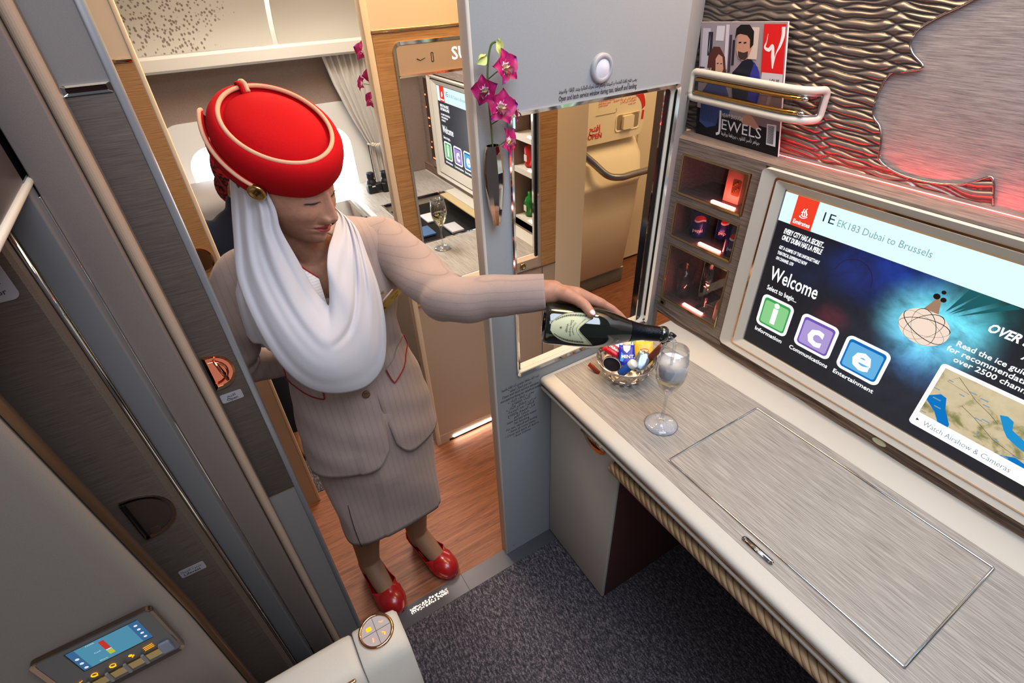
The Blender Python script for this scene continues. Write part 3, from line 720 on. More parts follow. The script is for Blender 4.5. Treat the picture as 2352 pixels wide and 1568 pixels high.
# holder: bent acrylic band with cream rim and two gold bars
r = thing('magazine_holder', 'cream rimmed bent band with gold bars holding the magazine on the wall', 'holder', (.05,-.05,1.40))
path = catmull([(-.1,-.050,0),(0,-.0505,0),(.10,-.051,0),(.165,-.05,0),(.195,-.046,0),(.216,-.034,0),(.228,-.014,0),(.232,.004,0)], 6)
def band(zc, h, P=path, out=0): return [[(p.x,p.y+out,zc+(h/2)*s_-.02*p.x) for s_ in (-1,1)] for p in P]
zt = 1.408
cum = [0]
for i in range(1,len(path)): cum.append(cum[-1]+(path[i]-path[i-1]).length)
def at(s_):
    for i in range(1,len(path)):
        if cum[i] >= s_: k = (s_-cum[i-1])/(cum[i]-cum[i-1]+1e-9); return path[i-1].lerp(path[i],k)
    return path[-1]
Lp = cum[-1]
def loop(inset, hh, rr):
    out = []
    for u,v in rrect(inset, Lp-inset, -hh, hh, rr, 6):
        out.append((u,v))
    # resample long edges
    res = []
    for i in range(len(out)):
        a_, c_ = out[i], out[(i+1)%len(out)]; n_ = max(1,int(abs(a_[0]-c_[0])/.008))
        for k in range(n_): res.append((a_[0]+(c_[0]-a_[0])*k/n_, a_[1]+(c_[1]-a_[1])*k/n_))
    return res
def tolocal(uv, out=0):
    p = at(max(0,min(Lp,uv[0]))); return Vector((p.x,p.y-out,zt+uv[1]-.02*p.x))
lp = [tolocal(p) for p in loop(.006,.030,.012)]
b = MB(); b.tube(lp, .0080, TRIM, 12, True); b.build('rim', r)
lp = [tolocal(p,.001) for p in loop(.015,.0205,.005)]
b = MB(); b.tube(lp, .0026, STEEL, 8, True); b.build('inner_rim', r)
b = MB(); b.grid([[tolocal((Lp*i/30,-.026)), tolocal((Lp*i/30,.026))] for i in range(31)], PANE); b.build('clear_panel', r)
for s_ in (-1,1):
    P = [tolocal((.022+(Lp-.075)*i/20, s_*.0145), .004) for i in range(21)]
    b = MB(); b.tube(P, .0042, mat('gold_bar', (206,156,80), .15, 1), 10); g = b.build('gold_bar', r)
    b = MB(); b.ball(P[-1]+Vector((.004,0,0)), (.009,.006,.0052), CHROME, 8); b.build('end_cap', g)
# ================================================================ sliding suite door and the storage beside the seat
PAN = cloth('grey_panel', (126,120,116), .55, 900, .12, 4, 0)
PANW = cloth('warm_grey_panel', (112,101,95), .55, 900, .12, 4, 0)
r = thing('door_2', 'sliding suite door with dark veneer strip, slot grip and cup latch, left of the flight attendant', 'door', (0,-1.4,0))
r['kind'] = 'structure'
del r['category']
b = MB(); b.box(-.030,-.001,-1.75,-1.2505,.006,2.05,PAN); b.build('door_panel', r)
b = MB(); b.box(-.028,.0005,-1.308,-1.2505,.75,1.553,DOORW,.0008); b.build('veneer_strip', r)
b = MB(); b.box(-.029,.0008,-1.310,-1.2500,.7475,.7500,BRASS); b.build('metal_strip', r)
b = MB(); b.box(-.0305,.001,-1.2505,-1.240,.006,2.05,mat('edge_aluminium', (150,150,152), .35, metal=.5),.002); b.build('edge_strip', r)
b = MB(); fr = FX(0)
b.ring(fr, rrect(-1.306,-1.2505,1.5545,1.5665,.002,3), rrect(-1.300,-1.256,1.5572,1.5638,.001,3), -.004, .0025, CHROME, .001)
b.fbox(fr,-1.300,-1.256,1.5572,1.5638,-.003,-.0005,mat('slot_dark', (30,12,10), .2)); b.build('slot_grip', r)
# D shaped cup latch
def dshape(y0, z0, w, h, n=18, k=1.):
    P = [(y0, z0-h), (y0, z0+h)]
    return [(y0,z0+h*k)]+[(y0+w*math.sin(PI*i/n)**.75, z0+h*k*math.cos(PI*i/n)) for i in range(1,n)]+[(y0,z0-h*k)]
b = MB(); CU = mat('red_reflecting_copper', (232,140,112), .1, 1)
cy, cz = -1.300, 1.098
O = dshape(cy, cz, .042, .037); I = dshape(cy+.004, cz, .034, .0315)
b.ring(fr, O, I, -.001, .0045, GOLD, .002)
cup = []
for k in range(6):
    q = k/5; s_ = 1-.45*q*q
    cup.append([fr(cy+.004+(p[0]-cy-.004)*s_, cz+(p[1]-cz)*s_, .0015+.0*q-.0001*k) for p in dshape(cy+.004, cz, .034, .0315)])
b.flat(fr, I, .0012, CU)
G = [[fr(cy+.006+.026*math.sin(PI*j/10)*(1-.2*i/4), cz+.026*math.cos(PI*j/10)*(1-.1*i/4), .0016+.0014*math.sin(PI*i/4)+.003*(i/4)) for j in range(11)] for i in range(5)]
b.grid(G, CU); b.tube([fr(cy+.016,cz+.024,.003), fr(cy+.020,cz,.006), fr(cy+.024,cz-.022,.004)], .0028, CU, 8); b.build('cup_latch', r)
STK = mat('sticker_grey', (150,146,148), .5)
b = MB(); b.fbox(fr,-1.301,-1.264,1.026,1.046,.0006,.0010,STK,.003); b.text(ar('افتح'), fr, -1.283, 1.0365, .009, INK, d=.0013, align='C'); b.text('Open', fr, -1.283, 1.029, .0085, INK, d=.0013, align='C', bold=.01); b.build('open_sticker', r)

# rounded post between door and storage
b = MB()
P = [(.018+.011*math.cos(a)-.0, -1.313+.009*math.sin(a)) for a in [2*PI*k/20 for k in range(20)]]
b.prism(FZ(0), P, .006, 2.05, cloth('post_leather', (164,142,122), .5, 1300, .35, 5, 0)); b.box(-.0,.018,-1.322,-1.304,.006,2.05,PANW)
for i in range(len(b.sm)): pass
struct(b.build('trim_4'), 'rounded cream post framing the sliding door')
b = MB(); b.box(.0,.045,-1.372,-1.322,.006,2.05,PANW,.002); struct(b.build('trim_5'), 'taupe panel beside the door post')
b = MB(); b.box(.044,.049,-1.3755,-1.3715,.2,1.455,CHROME,.0008); struct(b.build('trim_6'), 'thin chrome line in the panelling beside the door')
b = MB(); b.box(.0,.072,-1.412,-1.374,.006,2.05,mat('blue_grey_panel', (94,93,94), .6),.003); struct(b.build('trim_7'), 'recessed grey panel beside the wardrobe')
# wardrobe / storage cabinet
r = thing('wardrobe', 'dark veneered storage cabinet beside the seat, with half-round chrome latch and notices', 'cabinet', (.0,-1.6,.006))
b = MB()
pr = [(.0,-1.416),(.085,-1.416),(.095,-1.418),(.0995,-1.423),(.1,-1.43),(.1,-1.95),(.0,-1.95)]
b.prism(FZ(0), pr, .006, 1.452, DOORW); b.build('body', r)
b = MB(); b.tube([(.081,-1.4125,z) for z in np.linspace(1.43,.02,12)], .0034, CHROME, 10); b.tube([(.070,-1.4105,1.43),(.070,-1.4105,.02)], .0016, BRASS, 8); b.build('chrome_edge', r)
fr = FX(.1); b = MB(); cy, cz = -1.488, .93
O = dshape(cy, cz, .062, .05); I = dshape(cy+.002, cz, .054, .044)
b.ring(fr, O, I, 0, .004, mat('bronze_chrome', (150,130,116), .15, 1), .002); b.flat(fr, I, .0008, mat('latch_plate', (96,84,76), .3, .8)); b.fbox(fr, cy-.002, cy+.006, cz-.046, cz+.040, .001,.002, BLACK); b.fbox(fr,cy+.012,cy+.026,cz-.044,cz-.030,.001,.004,mat('latch_plate',(96,84,76)),.002); b.build('latch', r)
b = MB(); b.fbox(fr,-1.483,-1.440,.742,.764,.0003,.0008,STK,.003); b.text(ar('سترة النجاة'), fr, -1.463, .7545, .008, INK, d=.0011, align='C'); b.text('Lifevest', fr, -1.463, .7455, .0095, INK, d=.0011, align='C', bold=.01); b.build('lifevest_sticker', r)
b = MB(); b.fbox(fr,-1.53,-1.432,1.355,1.418,.0003,.0008,STK,.009); b.text(ar('الباب من الداخل'), fr, -1.442, 1.393, .013, INK, d=.0011, align='R'); b.text('Latch and', fr, -1.442, 1.378, .011, INK, d=.0011, align='R'); b.text('close wardrobe door', fr, -1.442, 1.364, .0105, INK, d=.0011, align='R', bold=.008); b.build('wardrobe_notice', r)
b = MB(); b.box(.03,.30,-1.98,-1.374,1.478,2.05,mat('dark_plum_panel', (66,56,56), .35),.003); b.box(.0,.30,-1.98,-1.395,1.453,1.471,mat('bronze_leather', (140,104,78), .5),.004)
b.box(.026,.305,-1.985,-1.370,1.470,1.4785,LEATH,.003); b.build('upper_cabinet', r)

# seat shell
SHELL = cloth('shell_leather', (122,112,103), .6, 1300, .35, 5, 0)
r = thing('seat_shell', 'cream upholstered seat surround with a touch control panel, at the lower left', 'seat', (.25,-1.7,.006))
b = MB(); G = []
for i in range(40):
    z = .006+1.435*i/39
    yb = -1.478+.022*max(0,min(1,(1.4-z)/.6))          # front edge, bows slightly
    row = []
    for y_, x_ in ((yb-.9,.262),(yb-.5,.262),(yb-.2,.259),(yb-.06,.254),(yb-.02,.250),(yb-.006,.246),(yb,.238),(yb-.001,.226),(yb-.01,.20),(yb-.03,.13)): row.append((x_, y_, z))
    G.append(row)
b.grid(G, SHELL); o = b.build('shell', r)
b = MB(); G = []
for i in range(40):
    z = .006+1.435*i/39; yb = -1.478+.022*max(0,min(1,(1.4-z)/.6))+.0015
    G.append([(.236,yb+.001,z),(.231,yb+.007,z),(.220,yb+.008,z),(.214,yb+.003,z),(.208,yb-.004,z)])
b.grid(G, mat('bronze_trim', (112,88,66), .3, .8)); b.build('metal_edge', r)
fr = FX(.262); b = MB()
yy0, yy1, zz0, zz1 = -1.640, -1.472, .775, .905
# tilted console
def sh(P): return [(p[0], p[1]) for p in P]
A = rrect(-1.628,-1.476,.772,.905,.010,5); B = rrect(-1.623,-1.481,.777,.900,.007,5)
b.ring(fr, A, B, -.004, .0042, mat('bronze_chrome', (150,130,116)), .002); b.fbox(fr,-1.623,-1.481,.777,.900,-.003,.0012,mat('touch_bezel', (92,88,86), .35),.007)
b.build('touch_frame', r); tp = bpy.data.objects['touch_frame']
b = MB(); b.flat(fr, rrect(-1.592,-1.5,.8345,.8905), .0016, BLACK); b.flat(fr, rrect(-1.590,-1.4995,.837,.890), .0019, glow('touch_blue', (90,160,190), .75))
b.flat(fr, rrect(-1.590,-1.580,.837,.890), .0021, glow('touch_blue_dark', (70,120,170), .7)); b.flat(fr, rrect(-1.5125,-1.4995,.837,.890), .0021, glow('touch_blue_dark', (70,120,170), .7))
b.flat(fr, rrect(-1.553,-1.546,.861,.884), .0023, glow('touch_red', (210,60,50), .8)); b.flat(fr, rrect(-1.553,-1.546,.846,.857), .0023, glow('touch_yellow', (206,206,70), .8)); b.flat(fr, rrect(-1.553,-1.546,.858,.860), .0023, glow('touch_white', (235,245,250), .9))
for yy_, zz_, s_ in ((-1.556,.887,'COOL'),(-1.558,.864,'Cool'),(-1.558,.842,'Warm')): b.text(s_, fr, yy_, zz_-.001, .004, glow('touch_white', (235,245,250)), d=.0024, align='R')
for k in range(4): b.flat(fr, circ(-1.506,.847+.011*k,.0024,10), .0023, glow('touch_white', (235,245,250)))
for k in range(3): b.flat(fr, circ(-1.585,.843+.013*k,.0026,10), .0023, glow('touch_white', (235,245,250)))
b.build('touch_display', tp)
b = MB(); AMB = glow('amber_icon', (255,160,10), 2.2)
for k, yy_ in enumerate((-1.610,-1.5865,-1.5625,-1.538,-1.513)):
    z_ = .817
    if k == 0: b.tube([fr(yy_-.008,z_-.001,.0018),fr(yy_-.002,z_,.0018),fr(yy_+.001,z_-.002,.0018),fr(yy_+.008,z_,.0018)], .0009, AMB, 5, flat=.4)
    elif k == 4:
        for q in range(3): b.tube([fr(yy_-.007,z_-.004+.004*q,.0018),fr(yy_+.006,z_-.003+.004*q,.0018)], .0009, AMB, 5, flat=.4)
    elif k == 3: b.flat(fr, circ(yy_,z_+.002,.0028,8), .0018, AMB); b.tube([fr(yy_,z_-.004,.0018),fr(yy_+.004,z_,.0018)], .0009, AMB, 5, flat=.4)
    else: b.tube([fr(yy_+.0038*math.cos(a),z_+.0038*math.sin(a),.0018) for a in [2*PI*j/12 for j in range(12)]], .0011, AMB, 5, True, flat=.4); b.tube([fr(yy_-.002,z_-.005,.0018),fr(yy_+.003,z_-.005,.0018)], .0009, AMB, 5, flat=.4)
b.build('icon_row', tp)
b = MB()
b.fbox(fr,-1.623,-1.494,.790,.806,.001,.005,BRASS,.002)
for yy_ in (-1.598,-1.574,-1.550,-1.526): b.fbox(fr,yy_-.002,yy_+.002,.786,.811,.004,.0075,mat('key_grey', (120,120,124), .4),.001)
b.fbox(fr,-1.504,-1.488,.787,.812,.001,.0055,mat('key_blue_grey', (120,124,140), .4),.003); b.build('key_bar', tp)

# armrest console
r = thing('armrest', 'cream leather armrest with round chrome-ringed control disc, at the bottom of the picture', 'armrest', (.36,-1.35,.3))
b = MB(); ZA = .62
prof = [(.298,.30),(.296,.55),(.298,.605),(.306,.617),(.318,.6205),(.362,.6205),(.376,.617),(.386,.607),(.392,.59),(.408,.53),(.415,.48),(.418,.30)]
def arm(y0, y1, cap0, cap1, sh_=0):
    G = []
    ys = [(y0,0.)]+[(y0+.003,1.)]+[(y1-.02,1.),(y1-.006,.985),(y1-.0,.93)]
    for y, k in ys:
        row = []
        for x, z in prof:
            cx_, cz_ = .355, .45
            kk = k if k > 0 else .985
            row.append((cx_+(x-cx_)*kk, y, cz_+(z-cz_)*kk))
        G.append(row)
    return G
G1 = arm(-1.2435,-1.152,0,0); G2 = arm(-1.80,-1.2445,0,0)
b.grid(G1, LEATH); n_ = len(prof); b.add(G1[-1], [list(range(n_))], LEATH); b.grid(G2, LEATH); b.add(G2[-1], [list(range(n_))], LEATH)
b.build('pad', r)
b = MB(); cx_, cy_ = .3315, -1.2000
fz = FZ(.6207)
b.lathe([(.0345,0),(.0345,.003),(.0325,.0052),(.0295,.0048),(.0285,.002)], (cx_,cy_,.6205), GOLD, n=48)
b.build('control_ring', r)
b = MB(); b.prism(fz, circ(cx_,cy_,.0288,40), -.0005, .0018, mat('control_face', (178,170,170), .35))
LNE = mat('groove_grey', (90,86,90), .6)
for a in (PI/4*0+.0, PI/2): 
    c_, s_ = math.cos(a), math.sin(a); b.prism(fz, [(cx_+.028*c_-.0005*s_,cy_+.028*s_+.0005*c_),(cx_-.028*c_-.0005*s_,cy_-.028*s_+.0005*c_),(cx_-.028*c_+.0005*s_,cy_-.028*s_-.0005*c_),(cx_+.028*c_+.0005*s_,cy_+.028*s_-.0005*c_)], .0018,.0021, LNE)
A_ = AMB
b.tube([fz(cx_-.014,cy_+.010,.0022),fz(cx_-.011,cy_+.014,.0022),fz(cx_-.012,cy_+.018,.0022)], .0012, A_, 6, flat=.4)
b.tube([fz(cx_+.008,cy_+.009,.0022),fz(cx_+.012,cy_+.014,.0022),fz(cx_+.016,cy_+.012,.0022)], .0022, A_, 6, flat=.3)
b.tube([fz(cx_+.010,cy_-.010,.0022),fz(cx_+.018,cy_-.012,.0022)], .0013, A_, 6, flat=.4)
b.prism(fz, rrect(cx_-.014,cx_-.006,cy_-.017,cy_-.007,.002), .002,.0024, A_)
b.build('control_face', r)
b = MB(); b.box(.385,.392,-1.303,-1.262,.606,.613,GOLD,.002); b.build('release_tab', r)
b = MB(); b.tube(catmull([(.405,-1.245,.49),(.400,-1.222,.515),(.395,-1.212,.53),(.400,-1.245,.54)],5), .011, BLACK, 10); b.build('cup_recess', r)
r = thing('seat_cushion', 'rounded corner of the cream leather seat cushion at the bottom edge of the picture', 'cushion', (.7,-1.5,.2))
b = MB(); b.box(.425,1.1,-1.95,-1.149,.28,.52,LEATH,.035,5); b.build('cushion', r)
b = MB(); b.box(.44,1.08,-1.93,-1.17,.01,.279,SHELL,.01); b.build('seat_base', r)
# ================================================================ the suite across the aisle
XO = -.6; XB = -.632
PANO = mat('aisle_panel_cream', (226,204,172), .5)
PANT = mat('aisle_panel_taupe', (184,160,138), .5)
struct_o = MB()
b = MB()
# wall with a service window opening y -.645..-.187, z .753..1.44
b.box(XB,XO,-.715,-.645,0,1.545,PANT); b.box(XB,XO,-.645,.0,0,.753,PANT); b.box(XB,XO,-.187,.0,.753,1.545,PANT); b.box(XB,XO,-.645,-.187,1.44,1.545,PANT)
b.box(XB,XO,-.715,.0,1.545,2.1,PANO); b.box(-1.35,XO,.0,.03,0,2.1,PANO)
b.box(XB-.002,XO+.002,-.718,-.700,0,2.1,PANO,.002)
b.box(XB,XO+.0015,-.104,-.001,0,2.1,PANO)
struct(b.build('wall_aisle'), 'cream wall of the suite across the aisle with a service window')
b = MB()
b.box(XO,XO+.002,-.699,-.645,.72,1.540,OPPW); b.box(XO,XO+.002,-.645,-.187,1.50,1.540,OPPW); b.box(XO,XO+.002,-.173,-.105,.71,1.540,OPPW)
struct(b.build('trim_8'), 'oak veneer surround of the window across the aisle')
b = MB(); b.box(XO,XO+.005,-.700,-.0,1.541,1.549,GOLD,.001); b.box(XO,XO+.004,-.699,-.105,.706,.711,GOLD); struct(b.build('trim_9'), 'gold bead above the oak veneer')
fr = FX(XO)
b = MB(); b.ring(fr, rrect(-.650,-.184,.715,1.518,.022,6), rrect(-.642,-.190,.723,1.510,.016,6), -.032, .006, CHROME, .004)
w = struct(b.build('window_2'), 'chrome framed service window of the suite across the aisle')
b = MB(); b.fbox(fr,-.640,-.190,1.437,1.509,.0,.003,PANT); b.fbox(fr,-.640,-.190,1.432,1.438,.0,.008,GOLD,.002)
b.text('SUITE', fr, -.478, 1.462, .045, glow('sign_white', (255,252,245), 1.2), d=.0035, bold=.02); b.tube([fr(-.585,1.474,.0036),fr(-.575,1.469,.0036),fr(-.560,1.474,.0036)], .0016, INK, 5, flat=.3)
b.ring(fr, rrect(-.542,-.534,1.462,1.486,.003,3), rrect(-.540,-.536,1.464,1.484,.002,3), .003,.0036, INK); b.build('header_sign', w)
b = MB(); b.fbox(fr,-.640,-.188,.722,.757,.0,.006,PANT,.002); b.build('sill', w)
b = MB(); b.fbox(fr,-.200,-.191,.76,1.435,-.006,.002,BLACK); b.build('rubber_seal', w)
b = MB(); b.lathe([(.013,0),(.013,.006),(.010,.008),(.009,.004),(0,.003)], (XO+.005,-.262,.738), BRASS, (1,0,0), 28); b.build('latch_knob', w)
b = MB(); b.box(XO,XO+.0015,-.168,-.1665,.0,.705,INK); b.box(XO,XO+.0015,-.72,-.0,.0,.05,PANT); struct(b.build('trim_10'), 'seam in the lower aisle panel')
b = MB(); b.box(XB,XO+.003,-.66,.0,.0,.012,BLACK); LG = glow('floor_lamp', (255,236,215), 45); b.box(XO-.01,XO+.004,-.64,-.28,.012,.022,LG); tag(b.build('floor_light'), 'bright path light glowing along the foot of the panel across the aisle', 'light')
# left post (sliding door of that suite), its wardrobe side
b = MB(); b.box(XB,XO,-1.62,-1.236,0,2.1,PANO); b.box(XB-.002,XO+.002,-1.236,-1.226,0,2.1,PANO,.002); b.box(XB,XO+.0012,-1.62,-1.236,0,.72,PANT)
d = struct(b.build('door_1'), 'sliding door of the suite across the aisle')
b = MB(); b.box(XO,XO+.002,-1.32,-1.2365,.73,1.530,OPPW); b.build('veneer_strip', d)
b = MB(); b.box(XO,XO+.005,-1.32,-1.2365,1.531,1.539,GOLD,.001); b.build('metal_strip', d)
b = MB(); fr2 = FX(XO+.002); O = dshape(-1.283,1.065,.042,.036); I = dshape(-1.281,1.065,.036,.031); b.ring(fr2,O,I,0,.003,GOLD,.001); b.flat(fr2,I,.0006,mat('bronze_cup', (150,110,70), .2, .9)); b.build('cup_latch', d)
# inner suite shell
XF = -1.90
SIDE = cloth('sidewall_linen', (140,122,112), .8, 500, .3, 10, 0)
BINC = mat('bin_cream', (196,190,178), .55)
b = MB()
b.box(XF-.03,XF,-2.4,.3,0,1.42,SIDE); struct(b.build('wall_right'), 'linen covered cabin sidewall behind the window suite')
# window bezels and bright panes
WG = glow('daylight', (240,246,255), 9)
def cabin_window(y, n):
    b = MB(); fr = FX(XF); zc, hw, hh = .865, .205, .30
    A = rrect(y-hw,y+hw,zc-hh,zc+hh,.10,8); B = rrect(y-.122,y+.122,zc-.19,zc+.19,.10,8)
    b.ring(fr, A, B, -.02, .012, mat('bezel_white', (222,220,214), .5), .003)
    w = struct(b.build('window_%d' % n), 'aircraft window with pale moulded bezel, %s' % ('behind the hat' if n == 3 else 'beside the curtain'))
    b = MB(); b.flat(fr, rrect(y-.124,y+.124,zc-.192,zc+.192,.10,8), .0015, WG); b.build('bright_pane', w); return w
cabin_window(-1.11, 3); cabin_window(-.605, 4)
# bins
b = MB(); G = []
pr = [(-1.88,1.405),(-1.80,1.375),(-1.775,1.375),(-1.765,1.385),(-1.765,1.425),(-1.772,1.435),(-1.785,1.437)]
b.grid([[(x,y,z) for x,z in pr] for y in (-2.4,.3)], BINC, smooth=False)
struct(b.build('trim_11'), 'cream ledge under the overhead bins')
m = mat('bin_door', (190,184,170), .6)
vv = coords(m); vo = N(m, 'ShaderNodeTexVoronoi', feature='F1'); vo.inputs['Scale'].default_value = 85; L(m, coords(m,(1,1,.7)), vo.inputs['Vector'])
cr = ramp(m, vo.outputs['Distance'], [(.0,(112,98,88)),(.30,(128,114,102)),(.42,(190,184,170))])
mpv = N(m, 'ShaderNodeMapping'); mpv.inputs['Location'].default_value = (0,.0/.3,-.62); mpv.inputs['Scale'].default_value = (.0,2.6,1/.26); L(m, vv, mpv.inputs['Vector'])
ln = N(m, 'ShaderNodeVectorMath', operation='LENGTH'); L(m, mpv.outputs['Vector'], ln.inputs[0])
nn = noise(m, vv, 26, 3); ad = N(m, 'ShaderNodeMath', operation='ADD'); L(m, ln.outputs['Value'], ad.inputs[0]); L(m, nn, ad.inputs[1])
gt = N(m, 'ShaderNodeMapRange'); gt.inputs['From Min'].default_value = 1.45; gt.inputs['From Max'].default_value = 1.6; L(m, ad.outputs[0], gt.inputs['Value'])
mx = N(m, 'ShaderNodeMix', data_type='RGBA'); L(m, gt.outputs[0], mx.inputs[0]); L(m, cr, mx.inputs[6]); mx.inputs[7].default_value = rgba((190,184,170)); BC(m, mx.outputs[2])
BIND = m; BINP = mat('bin_door_plain', (190,184,170), .6)
for k, (y0,y1,mm) in enumerate(((-1.9,-.742,BIND),(-.736,-.01,BINP))):
    b = MB(); G = []
    for i in range(13):
        a = i/12; x = -1.785+.30*math.sin(a*1.5)*a; z = 1.44+.42*a
        G.append([(x,y0+.006,z),(x+.006,y0+.012,z),(x+.006,y1-.012,z),(x,y1-.006,z)])
    b.grid(G, mm); tag(b.build('overhead_bin'), ('closed overhead bin door with a flecked tree pattern' if k == 0 else 'plain closed overhead bin door above the curtain'), 'overhead bin')
b = MB(); b.box(-1.95,-1.9,-2.4,.3,1.40,2.1,BINC); b.box(-2.0,.4,-2.6,2.2,2.32,2.36,WHITE); struct(b.build('ceiling'), 'cabin ceiling')
# rear wall of that suite
b = MB(); b.box(-1.95,-.64,-2.42,-2.4,0,2.1,SIDE); struct(b.build('wall_back'), 'rear partition')
# far suite desk
d = thing('desk', 'desk of the suite across the aisle with open inset, seen through its doorway and window', 'desk', (-1.2,-.3,.70))
b = MB(); ins = [(-1.72,-.50),(-.95,-.50),(-.95,-.20),(-1.72,-.20)]
b.box(-1.895,-.634,-.585,-.50,.70,.75,LEATH,.004); b.box(-1.895,-1.50,-.50,-.005,.70,.75,LEATH); b.box(-.98,-.634,-.50,-.005,.70,.75,LEATH); b.box(-1.50,-.98,-.16,-.005,.70,.75,LEATH)
b.build('slab', d)
b = MB(); b.box(-1.89,-1.51,-.555,-.10,.7502,.7515,DESKW); b.box(-.97,-.645,-.56,-.15,.7502,.7515,DESKW); b.box(-1.51,-.97,-.56,-.505,.7502,.7515,DESKW); b.build('veneer_top', d)
b = MB(); b.box(-1.50,-.98,-.50,-.16,.705,.712,BLACK); b.ring(FZ(.7516), rrect(-1.505,-.975,-.503,-.157,.004), rrect(-1.496,-.984,-.494,-.166,.003), -.01, .002, CHROME); b.build('open_tray', d)
b = MB(); b.box(-1.895,-.634,-.588,-.583,.704,.726,CHROME); b.box(-1.6,-1.2,-.592,-.586,.685,.692,CHROME); b.build('metal_bead', d)
b = MB(); b.box(-1.895,-.66,-.56,-.10,.02,.699,PANT); tag(b.build('desk_cabinet'), 'taupe cabinet under the desk across the aisle', 'cabinet')
b = MB(); b.box(-1.46,-.9905,-.205,-.165,.7525,.757,mat('book_cover_tan', (190,166,120), .5)); tag(b.build('tray_book'), 'tan folded leaflet lying in the desk tray across the aisle', 'leaflet')
for k,(x,y,c_) in enumerate(((-1.3,-.34,(210,205,205)),(-1.16,-.42,(70,100,140)),(-1.12,-.30,(190,186,190)),(-1.38,-.42,(50,50,60)))):
    b = MB(); b.box(x-.05,x+.05,y-.03,y+.03,.713+.001*k,.722+.002*k,mat('amenity_%d'%k, c_, .4),.002); tag(b.build('amenity_packet'), ('pale packet in the back of the tray','blue packet at the front of the tray','white packet at the right of the tray','dark packet at the left front of the tray')[k]+' across the aisle', 'packet')
b = MB(); b.box(-1.035,-.955,-.545,-.505,.7525,.785,BLACK,.008); b.box(-1.02,-.97,-.546,-.542,.762,.777,mat('case_label', (60,110,160), .3)); tag(b.build('glasses_case'), 'small black case on the desk across the aisle beside the champagne glass', 'case')
# far console with screen and niches
YC2 = -.09
c = thing('minibar_cabinet', 'veneered red-lit console around the screen across the aisle', 'cabinet', (-1.2,-.04,.75))
b = MB(); b.box(-1.89,-1.78,YC2+.02,-.006,.76,1.30,CABW); b.box(-1.78,-1.70,YC2,-.005,.80,1.27,CABW); b.box(-.955,-.915,YC2,-.005,.76,1.30,CABW); b.box(-.68,-.635,YC2,-.005,.76,1.30,CABW)
for z0, z1 in ((.76,.80),(.99,1.012),(1.12,1.14),(1.25,1.30)): b.box(-.92,-.68,YC2,-.005,z0,z1,TRIM)
b.box(-1.9,-.64,YC2,-.005,.752,.79,WAVEW); b.build('carcass', c); b = MB(); b.box(-1.7,-.955,YC2+.004,-.006,1.268,1.30,CABW); tag(b.build('shelf'), 'veneered shelf edge above the screen across the aisle', 'shelf')
b = MB(); b.box(-.92,-.68,-.014,-.006,.80,1.25,mat('glow_liner', (90,50,44), .3)); b.build('niche_liner', c)
for z0 in (.80,1.012,1.14): b = MB(); b.box(-.82,-.72,-.085,-.075,z0,z0+.005,glow('peach_led', (255,150,110), 12)); b.build('light_strip', c)
b = MB(); b.box(-1.77,-1.71,YC2-.003,YC2-.001,.84,1.24,mat('smoked_glass', (50,24,22), .1, coat=.5)); b.build('side_niche', c)
for z_, w_ in ((.846,.03),(1.01,.012),(1.05,.02),(1.10,.006),(1.16,.01),(.93,.006),(.90,.014)): b = MB(); b.box(-1.76+.01*math.sin(z_*90),-1.76+.01*math.sin(z_*90)+w_,YC2-.0045,YC2-.003,z_,z_+.006,glow('orange_highlight_glow', (255,110,70), 4)); b.build('side_light', c)  # glowing slips stand in for orange highlights on the smoked glass
for k,(x,z,c_) in enumerate(((-.87,.86,(30,110,40)),(-.80,.84,(60,90,60)),(-.74,.86,(140,30,30)),(-.86,1.05,(170,40,40)),(-.77,1.05,(24,36,110)))):
    b = MB(); b.lathe([(0,0),(.022,0),(.024,.006),(.024,.06),(.018,.075),(.009,.082),(.009,.10),(0,.10)] if k < 3 else [(0,0),(.024,0),(.0255,.006),(.0255,.072),(.021,.08),(0,.08)], (x,-.045,.8055 if k < 3 else 1.0175), mat('mini_%d'%k, c_, .15), n=20)
    b.box(x-.01,x+.01,-.0705,-.069,(.8055 if k < 3 else 1.0175)+.02,(.8055 if k < 3 else 1.0175)+.045,mat('mini_label', (200,190,180), .5))
    tag(b.build('minibar_item'), ('green miniature bottle in the lowest niche','dark green miniature bottle in the middle of the lowest niche','red-brown miniature bottle at the right of the lowest niche','red drink can in the middle niche','blue drink can in the middle niche')[k]+' across the aisle', 'bottle' if k < 3 else 'can')
tv = thing('television', 'screen across the aisle with the same welcome menu, seen through the window', 'television', (-1.3,YC2,.79))
b = MB(); fy = FY(YC2); X2 = -1.62; W = .70
b.ring(fy, rrect(-1.70,-.955,.778,1.262,.01,4), rrect(-1.668,-.985,.796,1.250,.006,4), -.01,.014,TRIM,.006); b.ring(fy, rrect(-1.664,-.990,.800,1.246,.006,4), rrect(X2-.004,-1.0,.846,1.226,.003,4), -.01,.010,TRIM,-.001); b.build('frame', tv)
b = MB(); b.ring(fy, rrect(-1.669,-.984,.795,1.251,.006,4), rrect(-1.663,-.991,.801,1.245,.006,4), -.008,.0085,mat('dark_inlay', (70,62,56), .3, .8)); b.build('metal_inlay', tv)
S2 = mat('display_dark', (4,4,6), .3, emit=(44,46,54), es=1.2)
b = MB(); b.flat(fy, rrect(X2,-1.0,.85,1.224), -.002, S2); scr2 = b.build('display', tv)
screen_graphics(fy, X2, 1.224, scr2, simple=True)
# front wall of far suite
b = MB(); b.box(-1.9,-.64,-.004,.002,.0,2.1,WALL); struct(b.build('wall_console'), 'pale wall behind the far console')

